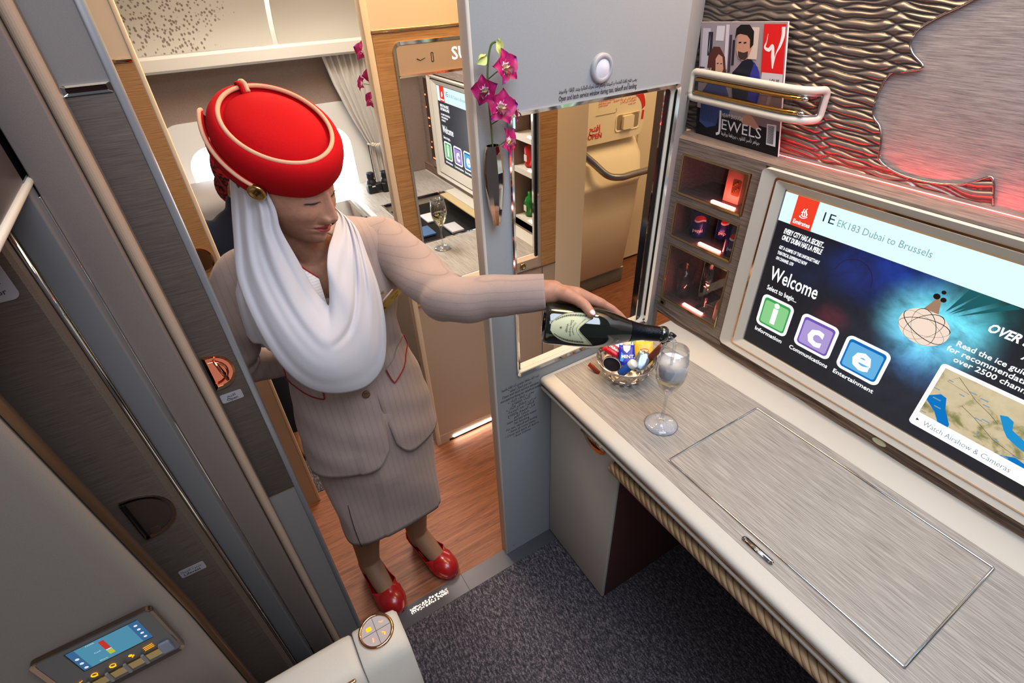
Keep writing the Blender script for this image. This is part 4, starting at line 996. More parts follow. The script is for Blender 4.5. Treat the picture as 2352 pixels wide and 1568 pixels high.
# curtain
r = thing('curtain', 'cream pleated window curtain gathered by a rope tie-back', 'curtain', (-1.8,-.45,.75))
CURT = cloth('curtain_cloth', (196,190,182), .9, 900, .3, 8, .3); CURT2 = cloth('curtain_shade', (150,140,130), .9, 900, .3, 8, .3)
b = MB(); G = []
nf = 150
def cur(z):
    # left edge and right edge (y) by height
    pts = [(1.375,-.553,-.22),(1.25,-.525,-.24),(1.10,-.475,-.26),(.98,-.425,-.28),(.955,-.41,-.29),(.92,-.415,-.28),(.75,-.41,-.27)]
    for i in range(len(pts)-1):
        if pts[i][0] >= z >= pts[i+1][0]:
            t_ = (pts[i][0]-z)/(pts[i][0]-pts[i+1][0]); return [pts[i][k]*(1-t_)+pts[i+1][k]*t_ for k in (1,2)]
for i in range(30):
    z = 1.375-.623*i/29; y0, y1 = cur(max(z,.7501)); row = []
    for j in range(nf):
        q = j/(nf-1); a = q*2*PI*11
        dp = .014*(1-.35*min(1,i/18))
        row.append((-1.83+dp*math.sin(a)+.004*math.sin(a*.5+z*9), y0+(y1-y0)*q+.003*math.sin(a*2+1), z))
    G.append(row)
b.grid(G, CURT); b.build('cloth', r)
b = MB()
rp = catmull([(-1.808,-.40,.962),(-1.795,-.375,.955),(-1.790,-.345,.965),(-1.795,-.31,.99),(-1.80,-.28,1.02),(-1.805,-.26,1.045)], 10)
for s_ in (0, 2.1, 4.2): b.tube([p+Vector((.005*math.cos(i*.55+s_),0,.005*math.sin(i*.55+s_))) for i,p in enumerate(rp)], .0045, mat('rope', (200,190,168), .9), 7)
b.tube([(-1.81,-.405,.958),(-1.82,-.42,.965)], .004, mat('rope', (200,190,168)), 6); b.build('tie_back', r)

# binoculars
r = thing('binoculars', 'black binoculars standing on the desk across the aisle below the curtain', 'binoculars', (-1.70,-.40,.7515))
BK = mat('binocular_black', (18,19,24), .45); b = MB()
o_ = Vector((-1.70,-.436,.752)); ud = Vector((.25,.97,0)).normalized()
for s_ in (-1,1):
    c_ = o_+ud*(.036*s_)
    b.lathe([(0,0),(.024,0),(.026,.004),(.026,.05),(.023,.062),(.017,.068),(.017,.074),(.0195,.078),(.0195,.10),(.017,.102),(0,.102)], c_, BK, n=24)
    b.box(c_.x-.026,c_.x+.026,c_.y-.026,c_.y+.026,.7525,.802,BK,.008)
b.box(o_.x-.015,o_.x+.02,o_.y-.025,o_.y+.025,.760,.800,BK,.004); b.build('binocular_body', r)
for s_ in (-1,1): b = MB(); b.box(o_.x+.026,o_.x+.0275,o_.y+ud.y*.036*s_-.008,o_.y+ud.y*.036*s_+.008,.790,.795,WHITE); b.build('white_mark', r)
pass
b = MB(); b.box(-1.8,-1.795,-.345,-.325,.835,.90,WHITE); 
tag(b.build('desk_card'), 'small white card standing by the curtain across the aisle', 'card')
wineglass(-.896,-.455,.7516,1.0,'champagne glass on the desk across the aisle, a third full and without foam')

# orchid in the far suite, half hidden by its doorway post
# ================================================================ aircraft door area (beyond the service window)
XD = -1.22; CRM = mat('door_cream', (232,214,178), .45); CRM2 = mat('door_cream_shell', (226,206,170), .5)
r = thing('aircraft_door', 'cream cabin entry door with moulded slide bustle, seen through the service window', 'aircraft door', (XD,.75,.02))
b = MB()
G = []
pf = [(.10,-.03),(.12,.0),(.50,.012),(.66,.016),(.675,.028),(.70,.028),(.715,.016),(.80,.0),(.86,-.05),(.92,-.10)]
ysd = [.1,.6,.80,.88,.92,.945,.955]
for z, dx in pf:
    row = []
    kz = .10*max(0,(.35-z)/.35)*0
    for y in ysd:
        e = max(0,(y-.84)/.115); x = XD+dx-.10*e**3; yy = y+.028*(z-.1)/.6-(.04*max(0,(.16-z)/.06)*e)
        row.append((x,yy,z-.0+.0))
    row.append((XD-.22,.985+.028*(z-.1)/.6,z)); G.append(row)
b.grid(G, CRM)
b.grid([[(XD-.2,y,.10) for y in (.1,.95)],[(XD-.02,y,.10) for y in (.1,.90)]], CRM); b.build('slide_bustle', r)
b = MB(); b.box(XD-.16,XD-.02,.1,.90,.0,.10,mat('bustle_skirt', (110,106,96), .5),.01); b.build('skirt', r)
b = MB(); b.box(XD-.30,XD-.22,.06,1.7,.02,1.9,CRM2)
for y in (1.02,1.10): b.tube([(XD-.215,y,.2),(XD-.215,y,1.0),(XD-.25,y-.05,1.3)], .006, CRM, 8)
b.box(XD-.22,XD-.215,1.035,1.06,.62,.80,CRM); b.build('door_lining', r)
# upper housing with lever recess
b = MB(); fr = FX(XD-.02)
hs = rrect(.1,.935,.905,1.35,.05,8); b.prism(fr, hs, -.2, .0, CRM); b.build('lever_housing', r)
b = MB(); A = rrect(.735,.905,.945,1.03,.018,5); B = rrect(.745,.897,.952,1.024,.014,5)
b.ring(fr, A, B, 0, .004, CRM, .001); b.flat(fr, B, .0006, mat('recess_shade', (150,130,100), .6)); b.fbox(fr,.778,.850,.954,1.022,.001,.018,CRM,.008); b.build('lever', r)
b = MB(); RP = mat('door_red_print', (206,40,34), .5)
b.text('OPEN', fr, .600, .935, .036, RP, d=.002, align='C', bold=.02); b.text(ar('إفتح'), fr, .60, .972, .042, RP, d=.002, align='C', bold=.02)
for k in range(6): b.text(('EMERGENCY OPERATION:','Rotate lever fully and','push door open','until it locks','','')[k] or ' .', fr, .615, 1.118-.011*k, .012, RP, d=.002, bold=.01)
for k, s_ in enumerate(('تشغيل الباب في حالة الطوارئ','ادفع الباب إلى الخارج','حتى يثبت')): b.text(ar(s_), fr, .865, 1.098-.013*k, .013, RP, d=.002, align='R', bold=.01)
b.tube([fr(.60,1.045,.001),fr(.73,1.045,.001),fr(.735,1.05,.001),fr(.735,1.065,.001)], .0012, mat('recess_shade',(150,130,100)), 6)
arc = [(.80+.135*math.cos(a), 1.05+.115*math.sin(a)) for a in np.linspace(PI*.55,.0,12)]
arc2 = [(.80+.115*math.cos(a), 1.03+.095*math.sin(a)) for a in np.linspace(.05,PI*.55,12)]
b.flat(fr, arc+arc2, .0015, RP); b.flat(fr, [(.915,.985),(.93,.985),(.932,1.03),(.917,1.032)], .0015, RP); b.build('door_placard', r)
r = thing('grab_handle', 'bent brushed metal grab bar in front of the cabin entry door', 'handle', (-1.1,.8,.72))
HP = catmull([(XD+.00,.490,.895),(XD+.03,.56,.83),(XD+.075,.625,.765),(XD+.095,.70,.745),(XD+.095,.80,.745),(XD+.095,1.0,.745),(XD+.095,1.25,.745)], 8)
b = MB(); b.tube(HP, .0185, STEEL, 20); b.build('bar', r)
b = MB(); b.lathe([(.034,0),(.034,.008),(.02,.012)], (XD-.012,.488,.90), STEEL, (1,0,0), 24); b.build('mount', r)
b = MB(); b.box(-1.62,-1.58,.05,2.2,0,2.3,CRM2); b.box(-1.5,.4,2.15,2.2,0,2.3,CRM2); struct(b.build('wall_entry'), 'cream lining of the entry area')
# ================================================================ flight attendant
def capsules(chain, bm_, n=16):
    """chain of (point, radius): tapered segments with ball joints, added to a bmesh"""
    for (p, r) in chain:
        bmesh.ops.create_uvsphere(bm_, u_segments=n, v_segments=n//2+2, radius=r, matrix=Matrix.Translation(p))
    for (p, r), (q, s_) in zip(chain, chain[1:]):
        d = Vector(q)-Vector(p)
        if d.length < 1e-5: continue
        m_ = Matrix.Translation((Vector(p)+Vector(q))/2) @ d.to_track_quat('Z','Y').to_matrix().to_4x4()
        bmesh.ops.create_cone(bm_, cap_ends=True, segments=n, radius1=r, radius2=s_, depth=d.length, matrix=m_)
def ellip(bm_, c, r, rot=None):
    m_ = Matrix.Translation(c) @ (rot.to_4x4() if rot else Matrix.Identity(4)) @ Matrix.Diagonal((*r,1))
    bmesh.ops.create_uvsphere(bm_, u_segments=32, v_segments=20, radius=1, matrix=m_)
def remeshed(bm_, voxel, smooth=4):
    me = bpy.data.meshes.new('tmp'); bm_.to_mesh(me); bm_.free()
    o = bpy.data.objects.new('tmp', me); COL.objects.link(o)
    a = o.modifiers.new('r', 'REMESH'); a.mode = 'VOXEL'; a.voxel_size = voxel
    a = o.modifiers.new('s', 'SMOOTH'); a.iterations = smooth; a.factor = .5
    dg = bpy.context.evaluated_depsgraph_get(); dg.update()
    m2 = bpy.data.meshes.new_from_object(o.evaluated_get(dg))
    V = [v.co.copy() for v in m2.vertices]; F = [tuple(p.vertices) for p in m2.polygons]
    bpy.data.objects.remove(o); bpy.data.meshes.remove(me); bpy.data.meshes.remove(m2)
    return V, F
SKIN = mat('skin', (190,138,112), .5, sss=.12, spec=.35)
f_ = noise(SKIN, coords(SKIN), 90, 3); BC(SKIN, ramp(SKIN, f_, [(.3,(166,116,92)),(.7,(182,132,107))]))
STOCK = mat('stockings', (132,98,74), .6)
LIP = mat('lipstick', (150,58,56), .35)
SHADOWC = mat('eye_makeup', (168,122,104), .5); LASH = mat('eyelash', (22,16,16), .6)
HAIRM = mat('dark_hair', (26,20,20), .5)
V3 = Vector
HM = Matrix(((.752,-.614,.239),(.581,.789,.201),(-.312,-.012,.95)))   # head axes as columns f, l, u
HM = Matrix.Rotation(math.radians(-4),3,'Z') @ HM.to_quaternion().normalized().to_matrix()
HC = V3((-.097,-1.066,1.372)); HS = .93
def hd(p): return HC+HM@(V3(p)*HS)
# bottle frame
BB, BT = V3((.208,-.716,1.101)), V3((.343,-.510,1.067))
BA = (BT-BB).normalized(); BL_ = (BT-BB).length
BE1 = V3((.856,-.151,.494)); BE1 = (BE1-BA*BE1.dot(BA)).normalized(); BE2 = BE1.cross(BA).normalized()
if BE2.z < 0: BE2 = -BE2
def brad(s): 
    pts = [(0,.0412),(.07,.0415),(.10,.0405),(.12,.0375),(.14,.032),(.16,.0250),(.18,.0185),(.20,.0150),(.247,.0135)]
    for (a,r0),(c,r1) in zip(pts,pts[1:]):
        if a <= s <= c: return r0+(r1-r0)*(s-a)/(c-a)
    return .0135
def bp(s, phi, r=None, off=0):
    a = math.radians(phi); rr = (brad(s) if r is None else r)+off
    return BB+BA*s+BE2*math.cos(a)*rr+BE1*math.sin(a)*rr

body = bmesh.new()
# torso, neck
for c, r in (((-.155,-1.045,1.15),(.070,.135,.10)),((-.150,-1.045,1.02),(.068,.115,.12)),((-.145,-1.035,.90),(.075,.125,.10)),((-.145,-1.035,.80),(.085,.145,.10))): ellip(body, c, r)
capsules([(V3((-.150,-1.052,1.14)),.05),(V3((-.140,-1.056,1.22)),.046),(hd((-.012,0,-.085)),.046),(hd((-.02,0,-.02)),.05)], body, 20)
# left arm reaching out
SHL, ELB, WRI = V3((-.150,-.895,1.185)), V3((.085,-.848,1.140)), bp(.012,2,.062)
capsules([(V3((-.15,-.99,1.18)),.045),(SHL,.042),(V3((-.03,-.868,1.158)),.034),(ELB,.031),(WRI+(ELB-WRI)*.25,.028),(WRI,.0225)], body, 20)
# palm and fingers over the bottle
kn = [bp(.112,-6,None,.0105), bp(.098,-24,None,.0115), bp(.081,-41,None,.0115), bp(.064,-57,None,.0105)]
for k, p in enumerate(kn): capsules([(WRI+BA*.006*(2-k)*.5,.0165),((WRI*.5+p*.5)+BE2*.006,.0145),(p,.0098)], body)
F_ = [[(kn[0],.0088),(bp(.134,-16,None,.0085),.0080),(bp(.152,-30,None,.0075),.0072),(bp(.164,-44,None,.007),.0064)],
      [(kn[1],.0090),(bp(.112,-56,None,.0085),.0083),(bp(.118,-88,None,.0075),.0075),(bp(.120,-112,None,.007),.0066)],
      [(kn[2],.0086),(bp(.092,-74,None,.0085),.0080),(bp(.097,-106,None,.0075),.0073),(bp(.099,-130,None,.007),.0064)],
      [(kn[3],.0078),(bp(.071,-88,None,.008),.0071),(bp(.075,-114,None,.007),.0065),(bp(.077,-134,None,.0065),.0058)]]
for ch in F_: capsules(ch, body)
TH = [(WRI+BE1*.004,.0155),(bp(.036,16,None,.019),.0150),(bp(.056,27,None,.0150),.0118),(bp(.072,41,None,.0115),.0104),(bp(.084,59,None,.0086),.0090)]
capsules(TH, body)
# right arm: down and bent behind
SHR, ELR, WRR = V3((-.150,-1.195,1.185)), V3((-.180,-1.262,.985)), V3((-.215,-1.165,.925))
capsules([(V3((-.15,-1.1,1.19)),.045),(SHR,.046),(ELR,.033),(WRR,.024),(V3((-.225,-1.115,.905)),.020)], body, 18)
for k in range(4): capsules([(V3((-.222+.004*k,-1.125,.905-.004*k)),.012),(V3((-.215+.010*k,-1.095,.897-.009*k)),.0085),(V3((-.205+.010*k,-1.075,.890-.010*k)),.0075)], body)
capsules([(V3((-.225,-1.135,.915)),.011),(V3((-.205,-1.11,.925)),.009),(V3((-.19,-1.09,.92)),.0078)], body)
# legs
HL, HR = V3((-.150,-.965,.80)), V3((-.150,-1.105,.80))
AL, AR_ = V3((-.188,-.975,.105)), V3((-.178,-1.150,.105))
capsules([(HL,.078),(V3((-.145,-.965,.60)),.062),(V3((-.135,-.965,.43)),.046),(V3((-.165,-.968,.30)),.052),(V3((-.180,-.972,.19)),.040),(AL,.034),(V3((-.185,-.974,.07)),.032)], body, 20)
capsules([(HR,.078),(V3((-.145,-1.105,.60)),.062),(V3((-.128,-1.115,.43)),.046),(V3((-.158,-1.130,.30)),.052),(V3((-.172,-1.142,.19)),.040),(AR_,.034),(V3((-.177,-1.152,.07)),.032)], body, 20)
def foot(a, az, bm_):
    d = V3((math.cos(az), math.sin(az), 0)); h = V3((a.x,a.y,0))
    capsules([(a,.034),(h+V3((0,0,.062))-d*.008,.030)], bm_, 18)
    capsules([(a+d*.004,.032),(h+d*.055+V3((0,0,.066)),.031),(h+d*.098+V3((0,0,.034)),.028),(h+d*.125+V3((0,0,.022)),.019)], bm_, 18)
AZL, AZR = math.radians(19), math.radians(9)
foot(AL, AZL, body); foot(AR_, AZR, body)
Vb, Fb = remeshed(body, .0026, 5)

# head surface in head coordinates (x forward, y to her left, z up)
def g(v, s): return math.exp(-(v/s)**2)
def head_point(th, ph):
    # th: azimuth, ph: latitude
    x, y, z = math.cos(ph)*math.cos(th), math.cos(ph)*math.sin(th), math.sin(ph)
    X, Y, Z = x*.094, y*.0775, z*.112
    if Z < 0:
        t = min(1, -Z/.112); Y *= 1-.30*t*t; X *= 1-(.25*t*t if X < 0 else .0)
        if X < 0: X *= 1-.2*t
    if X > 0:
        fr_ = min(1, max(0, X/.03))
        X *= 1-.10*max(0,(Z-.03)/.08)**1.5
        # flatten the face plane
        X = X if Z > .02 else X+.006*g(Y,.04)*g(Z+.06,.05)
        w = g(Y, .05)
        # chin and jaw come forward as the ellipsoid falls away
        if Z < -.04: X += .040*max(0,(-Z-.04)/.07)**1.1*g(Y,.032)
        # eye sockets, lids
        for s_ in (-1,1):
            X -= .0105*g(Y-s_*.030,.017)*g(Z-.012,.014)*fr_
            X += .0070*g(Y-s_*.030,.0125)*g(Z-.0075,.0085)*fr_
            X += .0065*g(Y-s_*.040,.020)*g(Z+.026,.018)*fr_
            X += .0030*g(Y-s_*.026,.02)*g(Z-.034,.008)*fr_
        # nose
        if -.046 < Z < .03:
            t = (.03-Z)/.056; t = max(0,min(1.36,t))
            ht = .0055*(1-min(1,t))*min(1,t*6)+.0262*min(1,t)**1.25 if t <= 1 else .0262*math.sqrt(max(0,1-((t-1)/.34)**2))
            wd = .0082+.0055*min(1,t)**2.5
            X += ht*g(Y,wd)*fr_
            X += .0095*g(abs(Y)-.0140,.0055)*g(Z+.031,.0075)*fr_-.0035*g(abs(Y)-.0205,.004)*g(Z+.031,.008)*fr_
        X -= .0028*g(Y,.003)*g(Z+.043,.005)
        # mouth
        lw = .024
        if abs(Y) < .04:
            k = g(Y,lw*.8)
            X += .0058*k*g(Z+.0515,.0046)+.0066*k*g(Z+.0620,.0052)-.0046*k*g(Z+.0567,.0018)
            X -= .0038*g(Y,.02)*g(Z+.072,.005)
        X += .004*g(Y,.018)*g(Z+.092,.014)
    return V3((X,Y,Z))
NT, NP = 360, 300
Gh = []; lipf = []
for i in range(NP+1):
    ph = -PI/2+PI*i/NP; Gh.append([head_point(2*PI*j/NT-PI, ph) for j in range(NT)])
hv = [hd(p) for r in Gh for p in r]; faces = {SKIN:[], LIP:[], SHADOWC:[]}
for i in range(NP):
    for j in range(NT):
        q = [i*NT+j, i*NT+(j+1)%NT, (i+1)*NT+(j+1)%NT, (i+1)*NT+j]
        p = Gh[i][j]; m_ = SKIN
        if p.x > .05:
            t = abs(p.y)/.0262
            if t < 1:
                sm_ = .0035*t*t; up = -.0567+sm_+.0078*(1-t**1.6)*(1-.20*g(p.y,.004)); lo = -.0567+sm_-.0098*(1-t**2)
                if lo < p.z < up: m_ = LIP
            for s_ in (-1,1):
                if abs(p.y-s_*.030) < .0155 and .0030 < p.z < .0150-.0118*((p.y-s_*.03)/.0155)**2: m_ = SHADOWC
        faces[m_].append(q)
wm = thing('person', 'smiling cabin attendant in red pillbox hat, white scarf and beige suit pouring from a bottle', 'person', (-.15,-1.05,0))
b = MB()
# materials on the body: stockings on the legs
leg = [f for f in Fb if Vb[f[0]].z < .75]; rest = [f for f in Fb if Vb[f[0]].z >= .75]
b.add(Vb, rest, SKIN, True); b.add(Vb, leg, STOCK, True)
for m_, fs in faces.items(): b.add(hv, fs, m_, True)
b.build('body', wm)
# finger nails, lashes, brows, ears
b = MB()
tp_ = TH[-1][0]; nrm = (tp_-(BB+BA*.084)).normalized(); dr_ = (TH[-1][0]-TH[-2][0]).normalized(); sd = nrm.cross(dr_).normalized()
mt = Matrix((dr_,sd,nrm)).transposed()
b.ball(tp_+nrm*.0062+dr_*.001, (.0075,.0055,.0028), mat('finger_nail', (226,196,196), .2, coat=.5), 10, mt)
b.build('thumb_nail', wm)
for s_ in (-1,1):
    b = MB(); P = []
    for k in range(9):
        t = k/8*2-1; y = s_*.030+.0150*t; z = .0030+.0022*t*t-.0008; x_ = 0
        # find the surface
        best = min((p for r in Gh[140:178] for p in r[150:210] if p.x > .04), key=lambda p: (p.y-y)**2+(p.z-z)**2)
        P.append(hd((best.x+.0012,y,z)))
    b.tube(P, [.0003,.0007,.0010,.0012,.0012,.0012,.0010,.0007,.0003], LASH, 6)
    for k in range(1,9):
        t = k/8*2-1; p = P[k]; d_ = HM@V3((.75,t*.22,-.55)); b.tube([p, p+d_.normalized()*.0036], [.0004,.0001], LASH, 4)
    b.build('eyelashes', wm)
for s_ in (-1,1):
    b = MB(); P = []
    for k in range(9):
        t = k/8*2-1; y = s_*(.030+.019*t); z = .0300+.0035*(1-t*t)-.002*t
        best = min((p for r in Gh[155:205] for p in r[150:210] if p.x > .04), key=lambda p: (p.y-y)**2+(p.z-z)**2); P.append(hd((best.x+.0006,y,z)))
    b.tube(P, [.0010,.0018,.0021,.0021,.0020,.0018,.0015,.0011,.0006], HAIRM, 6, flat=.5)
    b.build('eyebrow', wm)
# hair: swept back under the hat
b = MB(); G = []
for i in range(26):
    ph = -.35+(PI/2+.35)*i/25; row = []
    for j in range(48):
        th = PI*.42+(2*PI-PI*.84)*j/47
        p = head_point(th, ph); k = 1.055; row.append(hd((p.x*k-.002,p.y*k,p.z*k)))
    G.append(row)
b.grid(G, HAIRM); b.ball(hd((-.10,0,-.02)), (.035,.03,.03), HAIRM, 14); b.build('hair', wm)

# ---- hat
HF = Matrix(((.744,-.431,.511),(.443,.890,.105),(-.5,.148,.853))).to_quaternion().normalized().to_matrix()
HO = V3((-.073,-1.058,1.469))
FELT = cloth('red_felt', (176,3,14), .95, 1200, .5, 10, .0)
PIPE = cloth('sand_piping', (214,158,124), .7, 1500, .3, 8)
def hp(r, th, h): return HO+HF@V3((.094*r*math.cos(th), .0775*r*math.sin(th), h))
prof = [(1.02,-.066),(1.09,-.065),(1.16,-.053),(1.225,-.038),(1.235,-.022),(1.215,-.010),(1.16,-.001),(1.09,.004),(1.035,.005),(1.0,.002),(.965,-.004),(.93,-.006),(.90,-.002),(.86,.003),(.74,.009),(.55,.014),(.32,.0165),(.12,.0175),(.0,.0178)]
hr = wm
b = MB(); G = []
for r, h in prof:
    G.append([hp(r, 2*PI*j/72, h-.004*(1 if h < -.03 else 0)*math.cos(2*PI*j/72)) for j in range(72)])
b.grid(G, FELT, cv=True); hat = b.build('hat', wm)
b = MB(); b.tube([hp(1.0, 2*PI*j/72, .0045) for j in range(72)], .0036, PIPE, 10, True); b.build('hat_piping', hat)
b = MB()
tk = PI*.92
P = [hp(q, tk, h) for q, h in ((1.14,.004),(1.06,.010),(.98,.0115),(.91,.004),(.87,.004))]
b.tube(P, .0040, PIPE, 8, flat=1); b.tube([p+HF@V3((.0,-.0075,-.001)) for p in P], .0038, FELT, 8); b.build('hat_loop', hat)
# side flap running to the button
def surf_fr(y, z, ang, off):
    p = on_jacket(y, z, off); a_ = on_jacket(y+.012, z, off)-on_jacket(y-.012, z, off); c_ = on_jacket(y, z+.012, off)-on_jacket(y, z-.012, off); u = (a_.normalized()*math.cos(ang)+c_.normalized()*math.sin(ang)); n = a_.cross(c_).normalized()
    return Fr(p, u, n.cross(u))
def flap(t):     # t 0 rear .. 1 button ; angle on her right side
    th = math.radians(-150+t*84); r = 1.25+.05*(1-t)**2; h = -.034-.018*t+(.006*(1-t)**3)
    return th, r, h
b = MB(); G = []; top = []
for i in range(25):
    t = i/24; th, r, h = flap(t); w_ = .024*(1-.42*t) if t > .06 else .024*(t/.06)*.6+.006
    G.append([hp(r-.02, th, h+w_*.66), hp(r+.055, th, h+w_*.6), hp(r+.062, th, h), hp(r+.045, th, h-w_*.8), hp(r-.05, th, h-w_*.95)])
    top.append(hp(r+.055, th, h+w_*.64))
b.grid(G, FELT); b.build('hat_flap', hat)
b = MB(); b.tube(top, .0033, PIPE, 8); b.tube([G[0][1],G[0][2],G[0][3]], .0025, PIPE, 6); b.build('flap_piping', hat)
th, r, h = flap(1.0); cb = hp(r+.05, th, h-.001); nb = (hp(1.5,th,h)-hp(1.0,th,h)).normalized()
BTN = mat('antique_gold', (196,160,92), .28, 1)
b = MB(); b.lathe([(0,.003),(.0103,.003),(.012,.0042),(.0142,.0042),(.0150,.0025),(.0150,-.002),(0,-.002)], cb, BTN, nb, 32)
u_ = nb.orthogonal().normalized(); w_ = nb.cross(u_)
for k in range(5): b.tube([cb+nb*.0036+u_*(-.005+.0022*k)+w_*(-.004+.001*(k%2)), cb+nb*.0040+u_*(-.004+.002*k)+w_*(.0), cb+nb*.0036+u_*(-.0045+.0022*k)+w_*(.004)], .0006, mat('engraving', (96,70,34), .4, .8), 5)
b.build('hat_button', hat)

# ---- jacket
SUIT = mat('beige_pinstripe', (196,168,150), .85, sheen=.15, spec=.2)
def pinstripe(SUIT, axis):
    vv = coords(SUIT); wv = N(SUIT, 'ShaderNodeTexWave', wave_type='BANDS', bands_direction=axis, wave_profile='SIN'); wv.inputs['Scale'].default_value = 22
    L(SUIT, vv, wv.inputs['Vector']); c_ = ramp(SUIT, wv.outputs['Fac'], [(0,(152,130,121)),(.02,(159,138,129)),(.05,(163,142,132)),(1,(165,144,134))])
    f_ = noise(SUIT, vv, 1100, 2); mx = N(SUIT, 'ShaderNodeMix', data_type='RGBA', blend_type='MULTIPLY'); mx.inputs[0].default_value = .5; L(SUIT, c_, mx.inputs[6]); L(SUIT, ramp(SUIT, f_, [(.3,(225,225,225)),(.7,(255,255,255))]), mx.inputs[7]); BC(SUIT, mx.outputs[2])
    f2 = noise(SUIT, vv, 14, 3, .5, .6); ad = N(SUIT, 'ShaderNodeMath', operation='MULTIPLY_ADD'); ad.inputs[1].default_value = 6; L(SUIT, f2, ad.inputs[0]); L(SUIT, f_, ad.inputs[2]); bump(SUIT, ad.outputs[0], .35, .0012)
pinstripe(SUIT, 'Y')
SUITL = mat('beige_pinstripe_sleeve', (196,168,150), .85, sheen=.15, spec=.2); pinstripe(SUITL, 'Z')
REDP = cloth('red_trim', (150,20,26), .7)
SEC = [(1.268,-.142,-1.055,.056,.064),(1.255,-.145,-1.053,.062,.100),(1.238,-.148,-1.050,.068,.142),(1.214,-.150,-1.048,.078,.166),(1.18,-.150,-1.046,.088,.171),(1.13,-.147,-1.046,.097,.160),(1.08,-.143,-1.046,.102,.150),(1.02,-.143,-1.045,.094,.138),(.965,-.144,-1.042,.087,.133),(.91,-.143,-1.038,.094,.143),(.85,-.142,-1.036,.104,.156),(.78,-.142,-1.034,.113,.166),(.72,-.142,-1.034,.119,.171),(.64,-.142,-1.034,.123,.174)]
def sec(z):
    for a_, c_ in zip(SEC, SEC[1:]):
        if a_[0] >= z >= c_[0]:
            t = (a_[0]-z)/(a_[0]-c_[0]); return [a_[k]*(1-t)+c_[k]*t for k in range(1,5)]
    return list(SEC[-1][1:]) if z < SEC[-1][0] else list(SEC[0][1:])
FC = .10       # front closure angle, a little to her left
def jp(th, z, off=0):
    cx, cy, rx, ry = sec(z)
    bust = .014*g(z-1.10,.045)*(g(th-.55,.35)+g(th+.55,.35))
    c_, s_ = math.cos(th), math.sin(th); e = .92
    fold = .0022*math.sin(th*9+z*30)*g(z-.96,.06)+.0015*math.sin(th*5+z*60)
    return V3((cx+(rx+bust+off+fold)*math.copysign(abs(c_)**e,c_), cy+(ry+off*.8+fold)*math.copysign(abs(s_)**e,s_), z))
b = MB(); G = []; NZ = 60; NTh = 110
for j in range(NTh+1):
    q = j/NTh; row = []
    # th from FC to FC+2pi ; the panels part below the button
    for i in range(NZ+1):
        t = i/NZ; th0 = FC+2*PI*q
        dz = min(q, 1-q)*2*PI
        hem = .655-.004+.008*math.cos(th0)
        # rounded front corners
        rc = .24
        if dz < rc: hem += .050*(1-dz/rc)**2.4+.002
        z = 1.268+(hem-1.268)*t
        open_ = .0 if z > .875 else .95*((.875-z)/.22)**1.5*(.10 if q < .5 else .09)
        sgn = 1 if q < .5 else -1
        th = th0+sgn*(open_*max(0,1-dz/.9)-.03*max(0,1-dz/.3)*(1 if z > .875 else 0))
        row.append(jp(th, z, .004 if (q > .5 and dz < .4) else .0))
    G.append(row)
nz1 = NZ+1; Vj = [p for r_ in G for p in r_]; Fj = []
for j in range(NTh):
    q = (j+.5)/NTh; dz = min(q,1-q)*2*PI
    for i in range(NZ):
        z_ = G[j][i].z
        if z_ > 1.115 and dz < (.62 if q > .5 else .30)*min(1,(z_-1.115)/.11): continue
        Fj.append([j*nz1+i,j*nz1+i+1,(j+1)*nz1+i+1,(j+1)*nz1+i])
b.add(Vj, Fj, SUIT, True); jk = b.build('jacket', wm); solid(jk, .0025, 0)
def sleeve(P, R, name, wr=1.):
    C_ = catmull(P, 10); n_ = len(C_); b = MB(); G = []; ref = V3((0,0,1))
    for i, p in enumerate(C_):
        t = i/(n_-1); f = t*(len(R)-1); k = min(int(f),len(R)-2); r = R[k]*(1-(f-k))+R[k+1]*(f-k)
        d = (C_[min(i+1,n_-1)]-C_[max(i-1,0)]).normalized(); u = (ref-d*ref.dot(d)).normalized(); w = d.cross(u); row = []
        for j in range(48):
            a = 2*PI*j/48
            rr = r+wr*(.0034*math.sin(t*46+2.2*math.sin(a)+a)*g(t-.55,.16)*(.6+.4*math.cos(a-2.5))+.002*math.sin(t*30+a*2)*(1-t)+.0012*math.sin(a*3+t*8))
            row.append(p+u*math.cos(a)*rr+w*math.sin(a)*rr)
        G.append(row)
    d = (C_[-1]-C_[-2]).normalized(); 
    G.append([p-(p-C_[-1])*.12-d*.001 for p in G[-1]]); G.append([p-(p-C_[-1])*.10-d*.02 for p in G[-2]])
    b.grid(G, SUITL if name == 'left' else SUIT, cv=True); return b.build('sleeve', wm)
sleeve([(-.150,-.940,1.190),(-.135,-.900,1.183),(-.06,-.878,1.165),(.03,-.860,1.140),(.085,-.846,1.136),tuple(ELB.lerp(WRI,.4)),tuple(ELB.lerp(WRI,.7)),WRI+(ELB-WRI).normalized()*.016], [.058,.060,.054,.050,.050,.046,.041,.038,.0355], 'left')
sleeve([(-.150,-1.150,1.190),(-.155,-1.190,1.180),(-.165,-1.232,1.09),(-.178,-1.262,.995),(-.200,-1.225,.955),(-.212,-1.172,.930)], [.058,.060,.052,.046,.043,.038,.034], 'sleeve')
